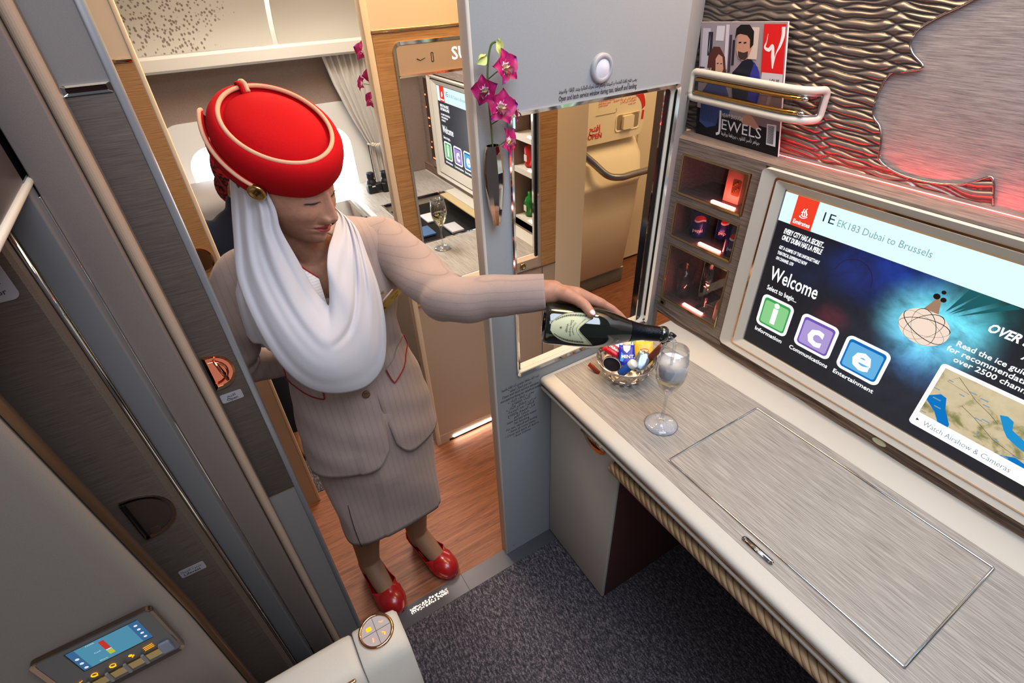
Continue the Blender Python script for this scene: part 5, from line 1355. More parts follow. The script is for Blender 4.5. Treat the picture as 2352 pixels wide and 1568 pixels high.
# pocket flaps with red piping, button, badge, pin
def on_jacket(y, z, off=.0):      # front surface at y
    cx, cy, rx, ry = sec(z); s_ = max(-.999,min(.999,(y-cy)/ry)); th = math.asin(math.copysign(abs(s_)**(1/.92), s_)); p = jp(th, z, off); return p
def poly_on(P, off): return [on_jacket(y, z, off) for y, z in P]
for nm, P in (('pocket_flap',[(-1.190,.975),(-1.192,.945),(-1.182,.935),(-1.130,.905),(-1.122,.912),(-1.122,.942)]),('pocket_flap',[(-.982,.925),(-.972,.888),(-.962,.885),(-.915,.925),(-.908,.935),(-.915,.962)])):
    pp = catmull([(a_,c_,0) for a_, c_ in P], 6); pp = [(v.x,v.y) for v in pp]
    b = MB(); A_ = poly_on(pp, .005); top0, top1 = P[0], P[-1]
    n_ = len(pp); T_ = [on_jacket(top0[0]+(top1[0]-top0[0])*i/(n_-1), top0[1]+(top1[1]-top0[1])*i/(n_-1), .005) for i in range(n_)]
    b.grid([A_, T_], SUIT); f = b.build(nm, jk)
    b = MB(); b.tube(poly_on(pp, .0062), .0016, REDP, 6); b.build('red_piping', f)
pb = on_jacket(-1.040,.889,.006); b = MB(); b.lathe([(0,.003),(.006,.003),(.0085,.004),(.009,.001),(.009,-.002)], pb, mat('horn_button', (120,92,66), .35, .4), (1,-.05,.1), 20); b.build('button', jk)
b = MB(); pc = on_jacket(-.950,1.108,.018); fr = Fr(pc, (-.12,.84,.52), (.05,-.52,.85)); b.fbox(fr,-.0285,.0285,-.0075,.0075,0,.003,BTN,.001); b.text('CABIN CREW', fr, .002,.0005,.005, mat('engraving', (96,70,34)), d=.0034, width=.022); b.text('DUBAI', fr, .006,-.005,.0045, mat('engraving', (96,70,34)), d=.0034, width=.014); b.text('✦', fr, -.024,-.004,.009, mat('engraving', (96,70,34)), d=.0034); b.build('name_badge', jk)
b = MB(); b.tube([fr(-.020,.012,.0),fr(.02,.0135,.001)], .0018, PIPE, 6)
st = [(.0052*math.cos(PI/2+k*PI/5)*(1 if k%2 == 0 else .45), .026+.0052*math.sin(PI/2+k*PI/5)*(1 if k%2 == 0 else .45)) for k in range(10)]
b.prism(fr, st, 0, .0015, BTN); b.build('star_pin', jk)
# shirt collar and front
BLS = mat('cream_blouse', (226,212,204), .8); wv = N(BLS, 'ShaderNodeTexWave', wave_type='BANDS', bands_direction='Z'); wv.inputs['Scale'].default_value = 60; L(BLS, coords(BLS), wv.inputs['Vector']); BC(BLS, ramp(BLS, wv.outputs['Fac'], [(0,(206,190,186)),(.2,(228,216,210))]))
b = MB(); G = []
nk = V3((-.132,-1.058,1.235))
for i in range(41):
    t = i/40; a = .34+ (2*PI-.68)*t; k = min(t,1-t)*2          # open at the throat
    dirv = V3((math.cos(a+.25), math.sin(a+.25), 0)); drop = .10*(1-k)**3
    base = nk+dirv*(.056+.040*(1-k)**2)+V3((.0,0,-drop-.005)); up = nk+dirv*(.052+.02*(1-k)**2)+V3((0,0,.030-drop*.75))
    G.append([base+V3((0,0,-.03)), base, up, up+dirv*.006+V3((0,0,-.001)), base+dirv*.012+V3((0,0,-.008))])
b.grid(G, BLS); cl = b.build('blouse', wm)
b = MB(); b.tube([r[2]+V3((0,0,.0012)) for r in G], .0015, REDP, 6); b.build('collar_piping', cl)
# ---- scarf
SCF = mat('white_chiffon', (198,194,197), .75, sheen=.3, spec=.2)
f_ = noise(SCF, coords(SCF), 700, 2); bump(SCF, f_, .15, .0005)
OUT = [(-.125,-1.120,1.455),(-.125,-1.142,1.415),(-.11,-1.164,1.347),(-.09,-1.181,1.292),(-.06,-1.199,1.232),(-.02,-1.199,1.16),(.005,-1.186,1.079),(.02,-1.158,1.016),(.03,-1.113,.98),(.02,-1.046,.957),(.01,-.998,.986),(-.01,-.971,1.055),(-.03,-.961,1.138),(-.06,-.962,1.205),(-.1,-.964,1.258),(-.15,-.985,1.285)]
INN = [(-.085,-1.090,1.450),(-.040,-1.108,1.398),(-.030,-1.104,1.350),(-.030,-1.106,1.313),(-.028,-1.096,1.258),(-.02,-1.084,1.195),(-.01,-1.073,1.167),(-.005,-1.069,1.157),(-.005,-1.064,1.167),(-.01,-1.056,1.2),(-.02,-1.049,1.23),(-.045,-1.034,1.251),(-.07,-1.016,1.264),(-.1,-.996,1.28),(-.12,-.988,1.288),(-.15,-.99,1.295)]
MID = []
for k in range(16):
    o_, n_ = V3(OUT[k]), V3(INN[k]); m_ = (o_+n_)/2
    bulge = [.008,.020,.022,.020,.022,.026,.034,.040,.038,.030,.026,.024,.022,.018,.012,.0][k]
    MID.append(m_+V3((bulge,0,.25*bulge)))
co_, cm_, ci_ = catmull(OUT,8), catmull(MID,8), catmull(INN,8)
b = MB(); G = []; nst = 44; NL = len(co_)
for j in range(nst+1):
    s_ = j/nst; row = []
    for i in range(NL):
        t = i/(NL-1)
        # quadratic through outer, mid, inner
        p = co_[i]*(2*(s_-.5)*(s_-1))+cm_[i]*(4*s_*(1-s_))+ci_[i]*(2*s_*(s_-.5))
        amp = .0042*min(1,t*6+.5)*(.45+.55*math.cos(2*PI*(t-.05)))+.0012
        a = s_*2*PI*3.1+t*4.2+1.1*math.sin(t*6+s_*2)
        w = math.sin(a)+.3*math.sin(1.7*a+1+t*5)+.28*math.sin(s_*2*PI*7-t*9)*math.cos(t*8)
        crease = -.012*g(s_-.60,.035)*(1 if t > .5 else 0)*min(1,(t-.5)*6) if t > .5 else 0
        env = min(1, s_*8, (1-s_)*8)
        row.append(p+V3((.9,-.15,.35))*(amp*w*env+crease))
    G.append(row)
b.grid(G, SCF); sc = b.build('scarf', wm); solid(sc, .0016, 0)
b = MB(); G = []
TL_ = [[(-.135,-1.150,1.375),(-.14,-1.172,1.32),(-.145,-1.19,1.26),(-.13,-1.215,1.20),(-.122,-1.226,1.14),(-.118,-1.232,1.088)],
       [(-.09,-1.160,1.36),(-.10,-1.172,1.31),(-.10,-1.190,1.25),(-.08,-1.205,1.19),(-.085,-1.210,1.12),(-.100,-1.206,1.062)],
       [(-.06,-1.150,1.36),(-.075,-1.160,1.30),(-.07,-1.180,1.24),(-.05,-1.190,1.18),(-.055,-1.185,1.11),(-.085,-1.178,1.040)],
       [(-.05,-1.12,1.36),(-.05,-1.13,1.30),(-.04,-1.15,1.24),(-.03,-1.16,1.18),(-.04,-1.165,1.11),(-.065,-1.165,1.060)]]
cs = [catmull(r, 8) for r in TL_]
for i in range(21,len(cs[0])):
    line = catmull([c_[i] for c_ in cs], 10); t = i/(len(cs[0])-1)
    hid = max(0,.62-t)/.62; G.append([p+V3((-.02,.045,.0))*hid+V3((.8,-.4,0))*(.0045*math.sin(j*.75+t*3)*(.4+.6*t)) for j, p in enumerate(line)])
b.grid(G, SCF); t2 = b.build('scarf_tail', wm); solid(t2, .0016, 0)
# ---- skirt
SKS = [(.95,-.143,-1.040,.078,.120),(.80,-.145,-1.036,.108,.160),(.68,-.145,-1.036,.112,.162),(.55,-.142,-1.036,.110,.156),(.45,-.135,-1.040,.108,.150),(.365,-.128,-1.046,.108,.143),(.345,-.127,-1.047,.108,.142)]
def sk(th, z, off=0):
    for a_, c_ in zip(SKS, SKS[1:]):
        if a_[0] >= z >= c_[0]:
            t = (a_[0]-z)/(a_[0]-c_[0]); cx, cy, rx, ry = [a_[k]*(1-t)+c_[k]*t for k in range(1,5)]; break
    w_ = .0025*math.sin(th*4+z*25); c_, s_ = math.cos(th), math.sin(th); k = max(0,min(1,(.60-z)/.22)); e = 1-.50*k if c_ > 0 else 1
    fl = (.020*k if c_ > 0 else 0)*abs(c_)
    return V3((cx+(rx+off+w_-fl)*math.copysign(abs(c_)**e,c_), cy+(ry+off+w_)*math.copysign(abs(s_)**(1-.22*k if c_ > 0 else 1),s_), z))
b = MB(); G = []
slit = {}
NS = 120
for j in range(NS+1):
    th = .92+2*PI*j/NS; row = []
    for i in range(41):
        z = .95-.585*i/40; d0 = min(j, NS-j)/NS
        z2 = z+(.006*math.cos(th)-.004)*(i/40)
        op = 0
        row.append(sk(th+(.07*((.52-z)/.16) if z < .52 and j < 6 else 0)*(1-j/6), max(z2,.346), .004 if j > NS-22 else 0))
    G.append(row)
b.grid(G, SUIT); skt = b.build('skirt', wm); solid(skt, .0022, 0)
b = MB(); b.grid([[sk(.86+.12*k, .515-.16*i/8, -.010) for i in range(9)] for k in range(4)], mat('skirt_lining', (70,50,44), .9)); b.build('skirt_vent', skt); b = MB()
b.tube([sk(-.86, .53-.17*i/8, .0015) for i in range(9)], .0012, mat('skirt_lining', (70,50,44)), 5); b.build('skirt_vent', skt)
# ---- shoes
SHOE = mat('red_leather', (150,22,26), .28, coat=.35)
def shoe(a, az, lab):
    bm_ = bmesh.new(); d = V3((math.cos(az), math.sin(az), 0)); n_ = V3((-math.sin(az), math.cos(az), 0)); h = V3((a.x,a.y,0))
    rotm = Matrix.Rotation(az, 3, 'Z')
    # pump: a shell open on top, lofted sections from heel to toe
    S_ = [(-.040,.0,.052,.085),(-.036,.016,.045,.088),(-.020,.0245,.042,.086),(.010,.0265,.038,.064),(.045,.0285,.030,.052),(.075,.0325,.018,.050),(.095,.0345,.010,.050),(.115,.0345,.006,.046),(.135,.0310,.004,.040),(.152,.0220,.004,.032),(.162,.010,.006,.022)]
    b = MB(); G = []
    for x, w, z0, z1 in S_:
        w *= 1.27; x *= 1.06
        row = []; closed_ = max(0, min(1, (x-.078)/.03))
        for k in range(17):
            q = k/16*2-1        # -1 .. 1 across, rim to rim around the bottom
            ang = q*PI/2*(1+.98*closed_)
            yy = w*math.sin(ang) if abs(ang) < PI/2 else w*math.sin(ang)
            zz_ = z0+(z1-z0)*(1-math.cos(ang))/ (1+ (closed_)) if closed_ > 0 else z0+(z1-z0)*(1-math.cos(ang))
            row.append(h+d*x+n_*yy+V3((0,0,zz_)))
        G.append(row)
    b.grid(G, SHOE); b.ball(h+d*.121+V3((0,0,.0245)), (.053,.0405,.0385), SHOE, 16, rotm); b.box(0,0,0,0,0,0,SHOE) if False else None; o = b.build('shoe', wm); solid(o, .0022, 1)
    b = MB(); b.prism(FZ(0), [tuple((h+d*x_+n_*y_).xy) for x_, y_ in ((-.036,-.008),(-.030,-.015),(-.012,-.017),(-.004,-.012),(-.004,.012),(-.012,.017),(-.030,.015),(-.036,.008))], .006, .046, SHOE); b.build('heel', o)
    return o
shoe(AL, AZL, ''); shoe(AR_, AZR, '')

# ---- champagne bottle in her hand
r = thing('champagne_bottle', 'dark green champagne bottle with shield label, tilted and pouring in the attendant\'s hand', 'bottle', BB)
BG = mat('bottle_green', (12,18,8), .06, coat=1., spec=.8); n_ = 48
b = MB(); b.lathe([(0,.012),(.020,.008),(.031,.001),(.038,.0),(.0405,.004)]+[(brad(s_), s_) for s_ in np.linspace(.01,.231,34)]+[(.0155,.2325),(.0165,.235),(.0165,.241),(.0150,.245),(.0135,.247),(.0105,.247),(.0100,.235)], BB, BG, BA, n_); b.build('glass_body', r)
FO = mat('foil_dark', (22,24,30), .35, .7); f_ = noise(FO, coords(FO), 300, 3); bump(FO, f_, .6, .001)
b = MB(); b.lathe([(brad(s_)+.0008, s_) for s_ in np.linspace(.172,.230,12)], BB, FO, BA, n_); b.build('neck_foil', r)
LB = mat('label_sage', (196,198,160), .6); LI = mat('label_ink', (92,94,76), .7)
def lp(s_, arc, k=0): return bp(s_, 90-math.degrees(arc/brad(s_))+9, None, .0006+k)
b = MB()
rows = []
for i in range(31):
    q = i/30; s_ = .026+.082*q
    hw_ = .034*math.sin(PI*.5*min(1,q*1.25+.02))**.62 if q < .8 else .034-.0*(q-.8)
    lo, hi = -hw_, hw_
    rows.append((s_,lo,hi,q))
def lab_pt(q, v, k=0):
    hw_ = .0335*math.sin(PI*.5*min(1,q/.72))**.62; s_ = .008+.072*q
    # the neckside edge is scalloped inward
    s_ += (.016*abs(v)**1.2*(1.0))*max(0,(q-.5)/.5)-.016*max(0,(q-.5)/.5)*g(v,.55)
    return lp(s_, v*hw_, k)
G = [[lab_pt(i/30, j/14*2-1) for j in range(15)] for i in range(1,31)]
b.grid(G, LB)
bd = [lab_pt(i/30,-.97,.0005) for i in range(1,31)]+[lab_pt(1,j/14*2-1,.0005) for j in range(15)]+[lab_pt(i/30,.97,.0005) for i in range(30,0,-1)]
b.tube(bd, .0007, mat('label_border', (150,146,110), .5), 5)
def lab_text(s, q, size, w_):
    V, F = textmesh(s, .0); x0 = min(p[0] for p in V); x1 = max(p[0] for p in V)
    b.add([lab_pt(q+(p[1]*size)/.072, -((p[0]-x0)/(x1-x0)-.5)*w_, .0006)  for p in V], F, LI)
lab_text('Moet et Chandon a Epernay', .86, .0045, 1.2); lab_text('Champagne', .68, .007, .7); lab_text('Dom Perignon', .55, .009, .95); lab_text('Vintage', .44, .007, .55)
star = [(math.cos(k*PI/5)*(1 if k%2 == 0 else .42), math.sin(k*PI/5)*(1 if k%2 == 0 else .42)) for k in range(10)]
b.add([lab_pt(.30+p[0]*.045, p[1]*.12, .0006) for p in star], [list(range(10))], LI)
for k in range(14):          # vine leaves along the shield edge
    for sg in (-1,1):
        q0 = .16+.052*k; v0 = .80*sg
        b.add([lab_pt(q0+.022*math.cos(a_)*(1+.5*(k%2)), v0+.075*math.sin(a_)*sg, .0006) for a_ in (0,1.1,2.2,3.1,4.2,5.2)], [list(range(6))], LI)
b.build('label', r)

# champagne stream falling into the glass
GX = V3((.314,-.44,.7512))
mo = BB+BA*.247
st = catmull([mo+BA*-.004+V3((0,0,-.008)), mo+BA*.012+V3((0,0,-.010)), mo+V3((.000,.030,-.040))*1.0, V3((.318,-.450,.935))], 8)
b = MB(); b.tube(st, [.0048]*8+[.004]*8+[.0035]*9, GLASS, 10); tag(b.build('champagne_stream'), 'thin stream of champagne falling from the bottle mouth into the glass', 'liquid')
# the glass being filled
wineglass(GX.x, GX.y, GX.z+.0008, 1.12, 'champagne glass on the desk being filled, thick white foam on top', None, foam=True)
b = MB(); b.lathe([(0,.0006),(.0375,.0006),(.038,.0003),(.0375,0),(0,0)], (GX.x,GX.y,GX.z), mat('coaster_white', (232,228,230), .7), n=48); tag(b.build('coaster'), 'round white paper coaster under the champagne glass being filled', 'coaster')
# ================================================================ snack basket
BX, BY = .128, -.392
MTL = mat('basket_metal', (206,196,186), .16, 1)
def bowl(th, q):          # q 0 base .. 1 rim
    r = .036+.041*q**.75; z = .7520+.064*q**1.25
    return V3((BX+r*math.cos(th), BY+r*math.sin(th), z))
b = MB()
def strap(f, w, n_=26, closed=False):
    """flat band following the bowl: f(t)->(theta,q)"""
    A_, B_ = [], []
    for i in range(n_+(0 if closed else 1)):
        t = i/n_; th, q = f(t); th2, q2 = f(t+.01); p = bowl(th,q); d = (bowl(th2,q2)-p).normalized(); out = V3((math.cos(th),math.sin(th),-.5)).normalized(); s_ = d.cross(out).normalized()
        A_.append([p+s_*w, p+s_*w+out*.0012, p-s_*w+out*.0012, p-s_*w])
    b.grid(A_, MTL, cu=closed, cv=True, smooth=False)
strap(lambda t: (2*PI*t, .96), .0072, 60, True); strap(lambda t: (2*PI*t, .50+.05*math.sin(6*PI*t)), .0026, 60, True); strap(lambda t: (2*PI*t, .03), .003, 40, True)
for k in range(13):
    th0 = 2*PI*k/13
    strap(lambda t, a=th0: (a+.62*t, t), .0044, 10); strap(lambda t, a=th0+.2: (a-.50*t, t), .0038, 10)
b.prism(FZ(.7515), circ(BX,BY,.036,30), 0, .0012, MTL)
tag(b.build('snack_basket'), 'round openwork silver metal basket holding packaged snacks on the desk', 'basket')
NN = V3((.50,-.52,.69)).normalized(); UU = V3((.72,.69,0)).normalized()
def facing(c, rot=0., tilt=0.):
    u = UU; v = NN.cross(u).normalized(); u2 = u*math.cos(rot)+v*math.sin(rot); v2 = v*math.cos(rot)-u*math.sin(rot)
    if tilt: n2 = (NN*math.cos(tilt)+v2*math.sin(tilt)); v2 = n2.cross(u2)
    return Fr(c, u2, v2)
def pouch(c, w, h, t, mats_, rot, tilt, lab, deco, cat='snack packet', name='snack_packet'):
    fr = facing(V3(c)+V3((0,0,.004)), rot, tilt); b = MB(); n1, n2 = 14, 10; m0 = mats_; w *= 1.15; h *= 1.12
    for sg in (1,-1):
        G = []
        for i in range(n1+1):
            u = i/n1*2-1; row = []
            for j in range(n2+1):
                v = j/n2*2-1; k = max(0,(1-abs(u)**3))*max(0,(1-abs(v)**4)); row.append(fr(u*w/2*(1-.04*abs(v)), v*h/2*(1-.03*math.cos(u*9)), sg*t/2*k**.6+.0004*math.sin(u*12+v*7)))
            G.append(row)
        b.grid(G, m0)
    deco(b, fr, t/2+.0012)
    o = b.build(name); tag(o, lab, cat, None); return o
K = lambda n, c, r_=.35: mat('pack_'+n, c, r_)
def d_red(b, fr, d):
    b.fbox(fr,-.018,.018,-.003,.009,d-.001,d,K('darkred',(150,10,24)),.002); b.text('Walkers', fr, 0,-.001,.011, WHITE, d=d+.0004, align='C', bold=.02, width=.030)
pouch((.091,-.408,.822), .046,.028,.016, K('crimson',(196,18,34)), -.45, .3, 'red shortbread packet at the left of the snack basket', d_red)
def d_cream(b, fr, d):
    b.text('YUM', fr, .004,.010,.014, mat('pack_green_ink',(40,130,80)), d=d, align='C', bold=.02); b.ball(fr(-.008,-.004,d-.002),(.006,.005,.003),K('nut',(150,90,50)),6); b.ball(fr(.0,-.010,d-.002),(.004,.004,.003),K('orange',(220,130,60)),6); b.text('100', fr,-.012,-.022,.010,INK,d=d)
pouch((.118,-.365,.826), .044,.060,.012, K('cream',(232,214,176)), -.15, .1, 'cream snack packet with green lettering at the back of the basket', d_cream)
def d_yel(b, fr, d):
    b.prism(fr, circ(.002,.004,.011,24,.006), d-.001, d, K('redoval',(206,50,30))); b.prism(fr, circ(.002,.004,.009,24,.0035), d, d+.0004, K('gold',(240,200,110))); b.prism(fr, [(-.016,-.004),(-.010,.006),(-.006,.004),(-.012,-.008)], d-.001,d, K('olive',(120,120,60)))
pouch((.148,-.352,.826), .042,.054,.012, K('yellow',(240,190,50)), .1, .0, 'yellow snack packet with a red oval emblem in the basket', d_yel)
def d_mint(b, fr, d):
    b.prism(fr, [(-.010,.024),(.010,.024),(.008,.012),(.0,.002),(-.008,.010)], d-.001, d, WHITE); b.text('MINT.', fr, .003,-.012,.013, WHITE, d=d, align='C', bold=.03); b.prism(fr,[(-.018,-.020),(-.014,.006),(-.006,-.004),(-.010,-.022)],d-.001,d-.0004,K('cyan',(30,130,210)))
pouch((.133,-.398,.829), .036,.050,.011, K('blue',(24,40,170)), .12, .25, 'blue mint pouch with a white neck standing in the middle of the basket', d_mint)
pouch((.170,-.380,.823), .030,.050,.010, mat('pack_foil',(120,136,150),.25,.7), -.35, .1, 'crumpled grey foil packet at the right back of the basket', lambda b,fr,d: None)
pouch((.150,-.402,.815), .012,.046,.008, K('green',(110,140,60)), -.25, .15, 'narrow green packet between the mint pouch and the blue tube', lambda b,fr,d: None)
pouch((.080,-.380,.822), .034,.040,.010, K('paleblue',(196,210,224)), -.5, .2, 'pale blue packet behind the red one in the basket', lambda b,fr,d: None)
pouch((.108,-.425,.803), .040,.022,.008, K('beige',(206,176,140)), -.5, .4, 'beige biscuit packet under the red one in the basket', lambda b,fr,d: b.text('all butter', fr, 0,-.002,.006, INK, d=d, align='C'))
pouch((.064,-.447,.7575), .034,.012,.008, K('rust',(150,50,30)), -.65, -.4, 'rust coloured wrapper lying on the desk left of the basket', lambda b,fr,d: None)
# chocolate bar, brown, standing at the back with dark end
r = thing('chocolate_bar', 'upright brown wrapped chocolate bar with twisted black end at the back of the basket', 'snack bar', (.178,-.358,.80))
b = MB(); ax = V3((.35,.38,.90)).normalized()*-1; t0 = V3((.196,-.338,.880)); b.tube([t0+ax*k for k in (0,.02,.05,.09)], [.0085,.0095,.0095,.008], mat('pack_brown',(112,52,34),.3,.2), 10, flat=.7); b.build('wrapper', r)
b = MB(); b.tube([t0-ax*.001,t0-ax*.010,t0-ax*.026,t0-ax*.040], [.0085,.006,.0095,.010], K('blackfoil',(20,20,24),.25), 8, flat=.5); b.build('twisted_end', r)
# tub with clear lid
r = thing('mint_tin', 'round dark tin with a clear rim leaning at the front of the basket', 'tin', (.13,-.43,.80))
fr = facing((.122,-.436,.812), -.3, -.5)
b = MB(); b.prism(fr, circ(0,0,.0235,36,.0195), -.008, .003, K('dark',(34,28,32),.2)); b.build('tin_body', r)
b = MB(); b.tube([fr(p[0],p[1],.004) for p in circ(0,0,.0245,36,.0205)], .0030, PANE, 8, True); b.tube([fr(p[0],p[1],.0065) for p in circ(0,0,.0240,36,.020)], .0007, mat('rim_gloss',(220,200,210),.1), 6, True); b.build('clear_rim', r)
# blue tube with white cap
r = thing('mint_tube', 'blue tube bottle with white screw cap leaning out at the right front of the basket', 'tube', (.17,-.40,.80))
ax = V3((.42,.30,.72)).normalized(); p0 = V3((.150,-.430,.796))
b = MB(); b.lathe([(0,0),(.0105,0),(.011,.002),(.011,.040),(.009,.042),(0,.042)], p0, K('tubeblue',(30,80,160),.25), ax, 24)
for k in range(7): b.box(0,0,0,0,0,0,WHITE) if False else None
b.build('tube_body', r)
b = MB(); b.lathe([(0,.040),(.0118,.040),(.0124,.042),(.0124,.052),(.0112,.0545),(0,.055)], p0, WHITE, ax, 28); b.build('cap', r)

# ================================================================ orchid and wall vase
r = thing('wall_vase', 'faceted chrome bud vase fixed to the wall beside the doorway', 'vase', (.0,-.703,1.235))
b = MB(); b.lathe([(.006,0),(.0090,.001),(.0145,.035),(.0195,.08),(.0205,.11),(.0170,.145),(.0135,.160),(.0125,.160),(.014,.14),(.0,.03)], (.018,-.703,1.235), mat('vase_chrome', (200,180,165), .06, 1), n=10, smooth=False, sx=.8); b.box(0,.006,-.708,-.698,1.30,1.32,CHROME); b.build('vase_body', r)
MAG = mat('orchid_magenta', (176,20,96), .5, sss=.1); PUR = mat('orchid_purple', (128,28,130), .5, sss=.1); WPK = mat('orchid_white', (236,206,214), .5); DKM = mat('orchid_dark', (96,4,50), .5); YGR = mat('orchid_bud', (214,220,130), .5, sss=.1); STM = mat('orchid_stem', (84,110,48), .6)
def petal(b, o, d, n, ln, wd, cup, mats3):
    d = V3(d).normalized(); n = V3(n); n = (n-d*n.dot(d)).normalized(); s_ = d.cross(n); n1, n2 = 12, 8
    rows = []
    for i in range(n1+1):
        t = i/n1; w = wd*math.sin(PI*min(1,.06+t*.94))**.75*(.55+.45*math.sin(PI*min(1,t*1.1)))+.0004
        if t > .97: w *= .35
        rows.append([V3(o)+d*(ln*t)+s_*(w*(j/n2*2-1))+n*(cup*math.sin(t*PI*.8)-.35*cup*t*t*2+.10*wd*(j/n2*2-1)**2*2+.0006*math.sin(t*9+j)) for j in range(n2+1)])
    for (a_, c_), m_ in zip(((0,3),(3,10),(10,n1)), mats3): b.grid(rows[a_:c_+1], m_)
def flower(c, n, up, s, parent, lab=None, m1=MAG, m2=PUR):
    n = V3(n).normalized(); up = V3(up); up = (up-n*up.dot(n)).normalized(); sd = up.cross(n); b = MB()
    for k, (a_, ln, wd) in enumerate(((0,.021,.0085),(72,.021,.0105),(142,.020,.0070),(218,.020,.0070),(288,.021,.0105))):
        q = math.radians(a_); d = up*math.cos(q)+sd*math.sin(q)+n*.18; petal(b, c, d, n, ln*s, wd*s, .004*s, (WPK,m1,m2 if k%2 else m1))
    petal(b, V3(c)+n*.002, -up*.7+n*.8, n, .014*s, .0065*s, .004*s, (YGR,DKM,DKM)); petal(b, V3(c)+n*.002, up*.3+n*.9, up, .008*s, .004*s, .002*s, (WPK,WPK,m1))
    return b.build('flower', parent)
orc = thing('orchid_stem', 'stem of magenta orchid blossoms and two pale buds in the wall vase', 'flower', (.018,-.703,1.39))
STP = catmull([(.018,-.703,1.30),(.018,-.703,1.40),(.020,-.706,1.45),(.022,-.708,1.50),(.024,-.706,1.535),(.026,-.700,1.560),(.030,-.692,1.566)], 6)
b = MB(); b.tube(STP, [.0018]*len(STP), STM, 8); b.build('stem', orc)
for c, n, up, s in (((.034,-.681,1.525),(.9,.2,.2),(-.1,-.15,1),1.5),((.030,-.716,1.492),(.6,-.8,.1),(0,-.3,1),1.35),((.034,-.692,1.462),(.9,-.1,.2),(0,.25,1),1.6),((.026,-.659,1.449),(.5,.8,.1),(0,.3,1),1.05),((.034,-.682,1.402),(.8,.5,.1),(0,-.5,1),1.4)):
    f = flower(c, n, up, s, orc); b = MB(); b.tube([V3(c)-V3(n).normalized()*.003, (V3(c)+V3((.022,-.706,c[2]-.012)))/2, V3((.021,-.706,c[2]-.016))], .0010, STM, 6); b.build('flower_stalk', orc)
b = MB()
petal(b, (.030,-.692,1.566), (0,.3,-1), (1,.3,.2), .024, .0075, .003, (YGR,YGR,YGR)); petal(b, (.030,-.688,1.570), (.1,.2,-1), (-.5,.8,.1), .022, .006, .003, (YGR,YGR,YGR)); b.build('bud', orc)
b = MB(); petal(b, (.024,-.709,1.545), (0,-1,-.5), (1,0,.2), .022, .009, .005, (YGR,YGR,YGR)); petal(b, (.026,-.709,1.547), (.1,-.9,-.3), (0,.3,1), .018, .006, .003, (YGR,YGR,YGR)); b.build('bud', orc)
o2 = copy_tree(orc); o2.location = (-.660,-.682,1.36); o2.rotation_euler = (0,0,PI*.93); o2['label'] = 'magenta orchid blossoms peeping out behind the post of the suite across the aisle'
orc['group'] = 'orchid sprays'; o2['group'] = 'orchid sprays'
for o_ in (orc, o2):
    if 'group' in o_: del o_['group']
# ================================================================ seated person in the far suite
r = thing('person', 'person in navy jacket and red patterned headscarf, mostly hidden behind the attendant', 'person', (-1.32,-1.10,0))
bm_ = bmesh.new(); ellip(bm_, (-1.32,-1.12,.74), (.10,.165,.20)); ellip(bm_, (-1.32,-1.12,.52), (.13,.17,.10))
capsules([(V3((-1.32,-1.11,.9)),.05),(V3((-1.31,-1.09,1.0)),.048)], bm_); ellip(bm_, (-1.295,-1.075,1.085), (.088,.072,.105)); ellip(bm_, (-1.21,-1.07,1.07), (.014,.010,.012)); 
capsules([(V3((-1.32,-1.27,.87)),.05),(V3((-1.24,-1.31,.66)),.038),(V3((-1.10,-1.22,.60)),.026),(V3((-1.04,-1.19,.60)),.018)], bm_)
capsules([(V3((-1.32,-.96,.87)),.05),(V3((-1.22,-.93,.66)),.038),(V3((-1.10,-1.0,.60)),.026),(V3((-1.04,-1.03,.60)),.018)], bm_)
for sg in (-1,1): 
    capsules([(V3((-1.30,-1.12+.08*sg,.50)),.075),(V3((-.95,-1.12+.09*sg,.47)),.055),(V3((-.95,-1.12+.09*sg,.10)),.035),(V3((-.86,-1.12+.09*sg,.03)),.028)], bm_)
    for k in range(5): capsules([(V3((-1.045,(-1.19 if sg < 0 else -1.03),.60)),.012),(V3((-1.0,(-1.205 if sg < 0 else -1.045)+.009*k,.590)),.007)], bm_, 8)
Vp, Fp = remeshed(bm_, .008, 3); b = MB(); b.add(Vp, Fp, SKIN, True); b.build('body', r)
NAVY = cloth('navy_wool', (20,28,48), .9, 600, .2, 4)
bm_ = bmesh.new(); ellip(bm_, (-1.32,-1.12,.74), (.115,.18,.215)); ellip(bm_, (-1.32,-1.12,.52), (.145,.185,.11)); capsules([(V3((-1.32,-1.11,.92)),.062),(V3((-1.315,-1.10,.965)),.056)], bm_)
capsules([(V3((-1.32,-1.27,.87)),.063),(V3((-1.24,-1.31,.66)),.05),(V3((-1.12,-1.23,.60)),.036)], bm_); capsules([(V3((-1.32,-.96,.87)),.063),(V3((-1.22,-.93,.66)),.05),(V3((-1.12,-.99,.60)),.036)], bm_)
Vp, Fp = remeshed(bm_, .008, 4); b = MB(); b.add(Vp, Fp, NAVY, True); b.build('jacket', r)
bm_ = bmesh.new()
for sg in (-1,1): capsules([(V3((-1.30,-1.12+.08*sg,.50)),.085),(V3((-.95,-1.12+.09*sg,.47)),.065),(V3((-.95,-1.12+.09*sg,.12)),.045)], bm_)
Vp, Fp = remeshed(bm_, .008, 3); b = MB(); b.add(Vp, Fp, NAVY, True); b.build('trousers', r)
m = mat('red_check', (170,16,30), .7); v = coords(m, (1,1,1)); ck = N(m, 'ShaderNodeTexNoise'); ck.inputs['Scale'].default_value = 42; ck.inputs['Distortion'].default_value = 1.4; L(m, v, ck.inputs['Vector']); BC(m, ramp(m, ck.outputs['Fac'], [(.47,(176,14,30)),(.52,(26,16,24))]))
b = MB(); b.ball((-1.305,-1.078,1.10), (.094,.082,.106), m, 18); b.ball((-1.36,-1.12,1.02), (.05,.05,.07), m, 12); b.build('headscarf', r)
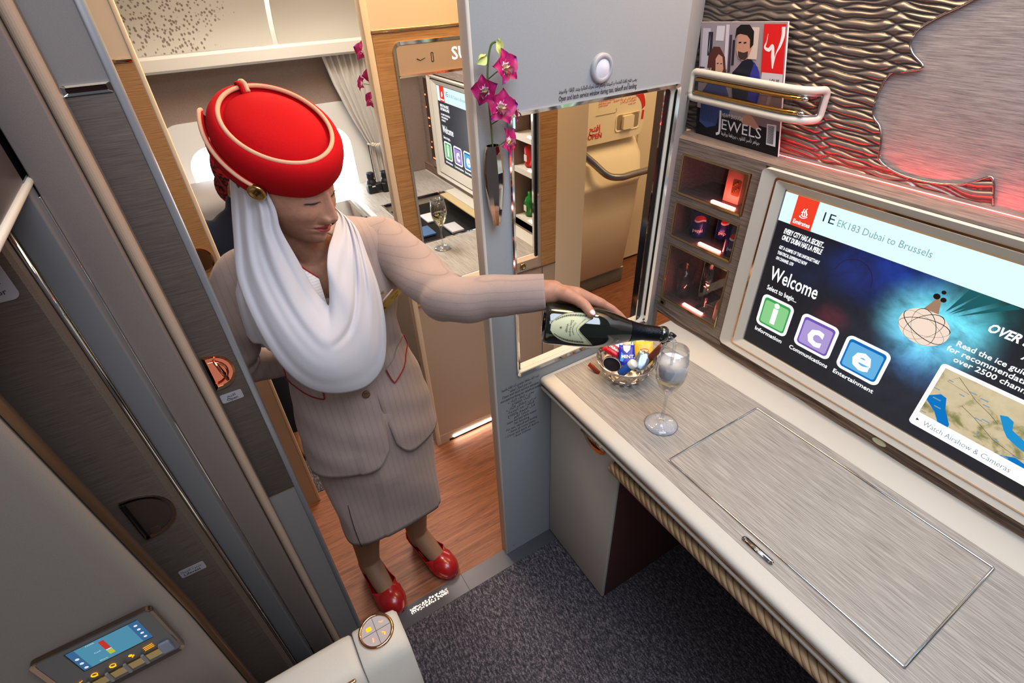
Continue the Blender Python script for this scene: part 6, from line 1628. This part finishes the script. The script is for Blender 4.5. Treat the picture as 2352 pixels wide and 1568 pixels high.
r = thing('seat', 'taupe seat in the suite across the aisle, hidden behind the attendant', 'seat', (-1.45,-1.2,0))
b = MB(); b.box(-1.80,-1.02,-1.50,-.86,.10,.40,LEATH2,.03); b.box(-1.80,-1.47,-1.50,-.86,.405,.95,LEATH2,.05); b.build('cushions', r)
# ================================================================ camera
cam = bpy.data.cameras.new('camera'); co = bpy.data.objects.new('camera', cam); COL.objects.link(co); S.camera = co
cam.sensor_width = 36; cam.lens = 1167.142/2352*36; cam.clip_start = .02
R_ = Matrix(((.52435733,.85075222,-.03563783),(-.48869476,.33495109,.80559618),(.69729966,-.40500424,.59139221)))
co.matrix_world = Matrix.Translation((.89192097,-1.18702032,1.66470515)) @ R_.transposed().to_4x4()
# ================================================================ light
def area(name, loc, target, size, power, col=(255,255,255), sy=None, spread=PI):
    l = bpy.data.lights.new(name, 'AREA'); l.energy = power; l.color = lin(col); l.size = size
    if sy: l.shape = 'RECTANGLE'; l.size_y = sy
    l.spread = spread
    o = bpy.data.objects.new(name, l); COL.objects.link(o); o.location = loc
    o.rotation_euler = (Vector(target)-Vector(loc)).to_track_quat('-Z','Y').to_euler(); return o
area('ceiling_light_suite', (1.0,-.65,2.6), (.5,-.4,.7), 1.2, 40, (228,238,255))
area('ceiling_light_seat', (1.35,-1.5,2.15), (.3,-1.0,.6), .5, 4.0, (236,238,248))
area('ceiling_light_aisle', (-.30,-.5,2.2), (-.45,-.6,.5), .22, 27, (255,212,156), 1.6)
area('ceiling_light_aisle_front', (-.6,1.1,2.2), (-1.0,.8,.5), .5, 26, (255,220,170), 1.2)
area('ceiling_light_window_suite', (-1.3,-.7,2.1), (-1.45,-.6,1.0), .5, 26, (255,250,244))
w = bpy.data.worlds.new('World'); S.world = w; w.use_nodes = True
w.node_tree.nodes['Background'].inputs['Color'].default_value = (.8,.85,1,1); w.node_tree.nodes['Background'].inputs['Strength'].default_value = .12
S.view_settings.view_transform = 'Standard'; S.view_settings.look = 'None'; S.view_settings.exposure = 0; S.view_settings.gamma = 1
S.view_settings.use_curve_mapping = False
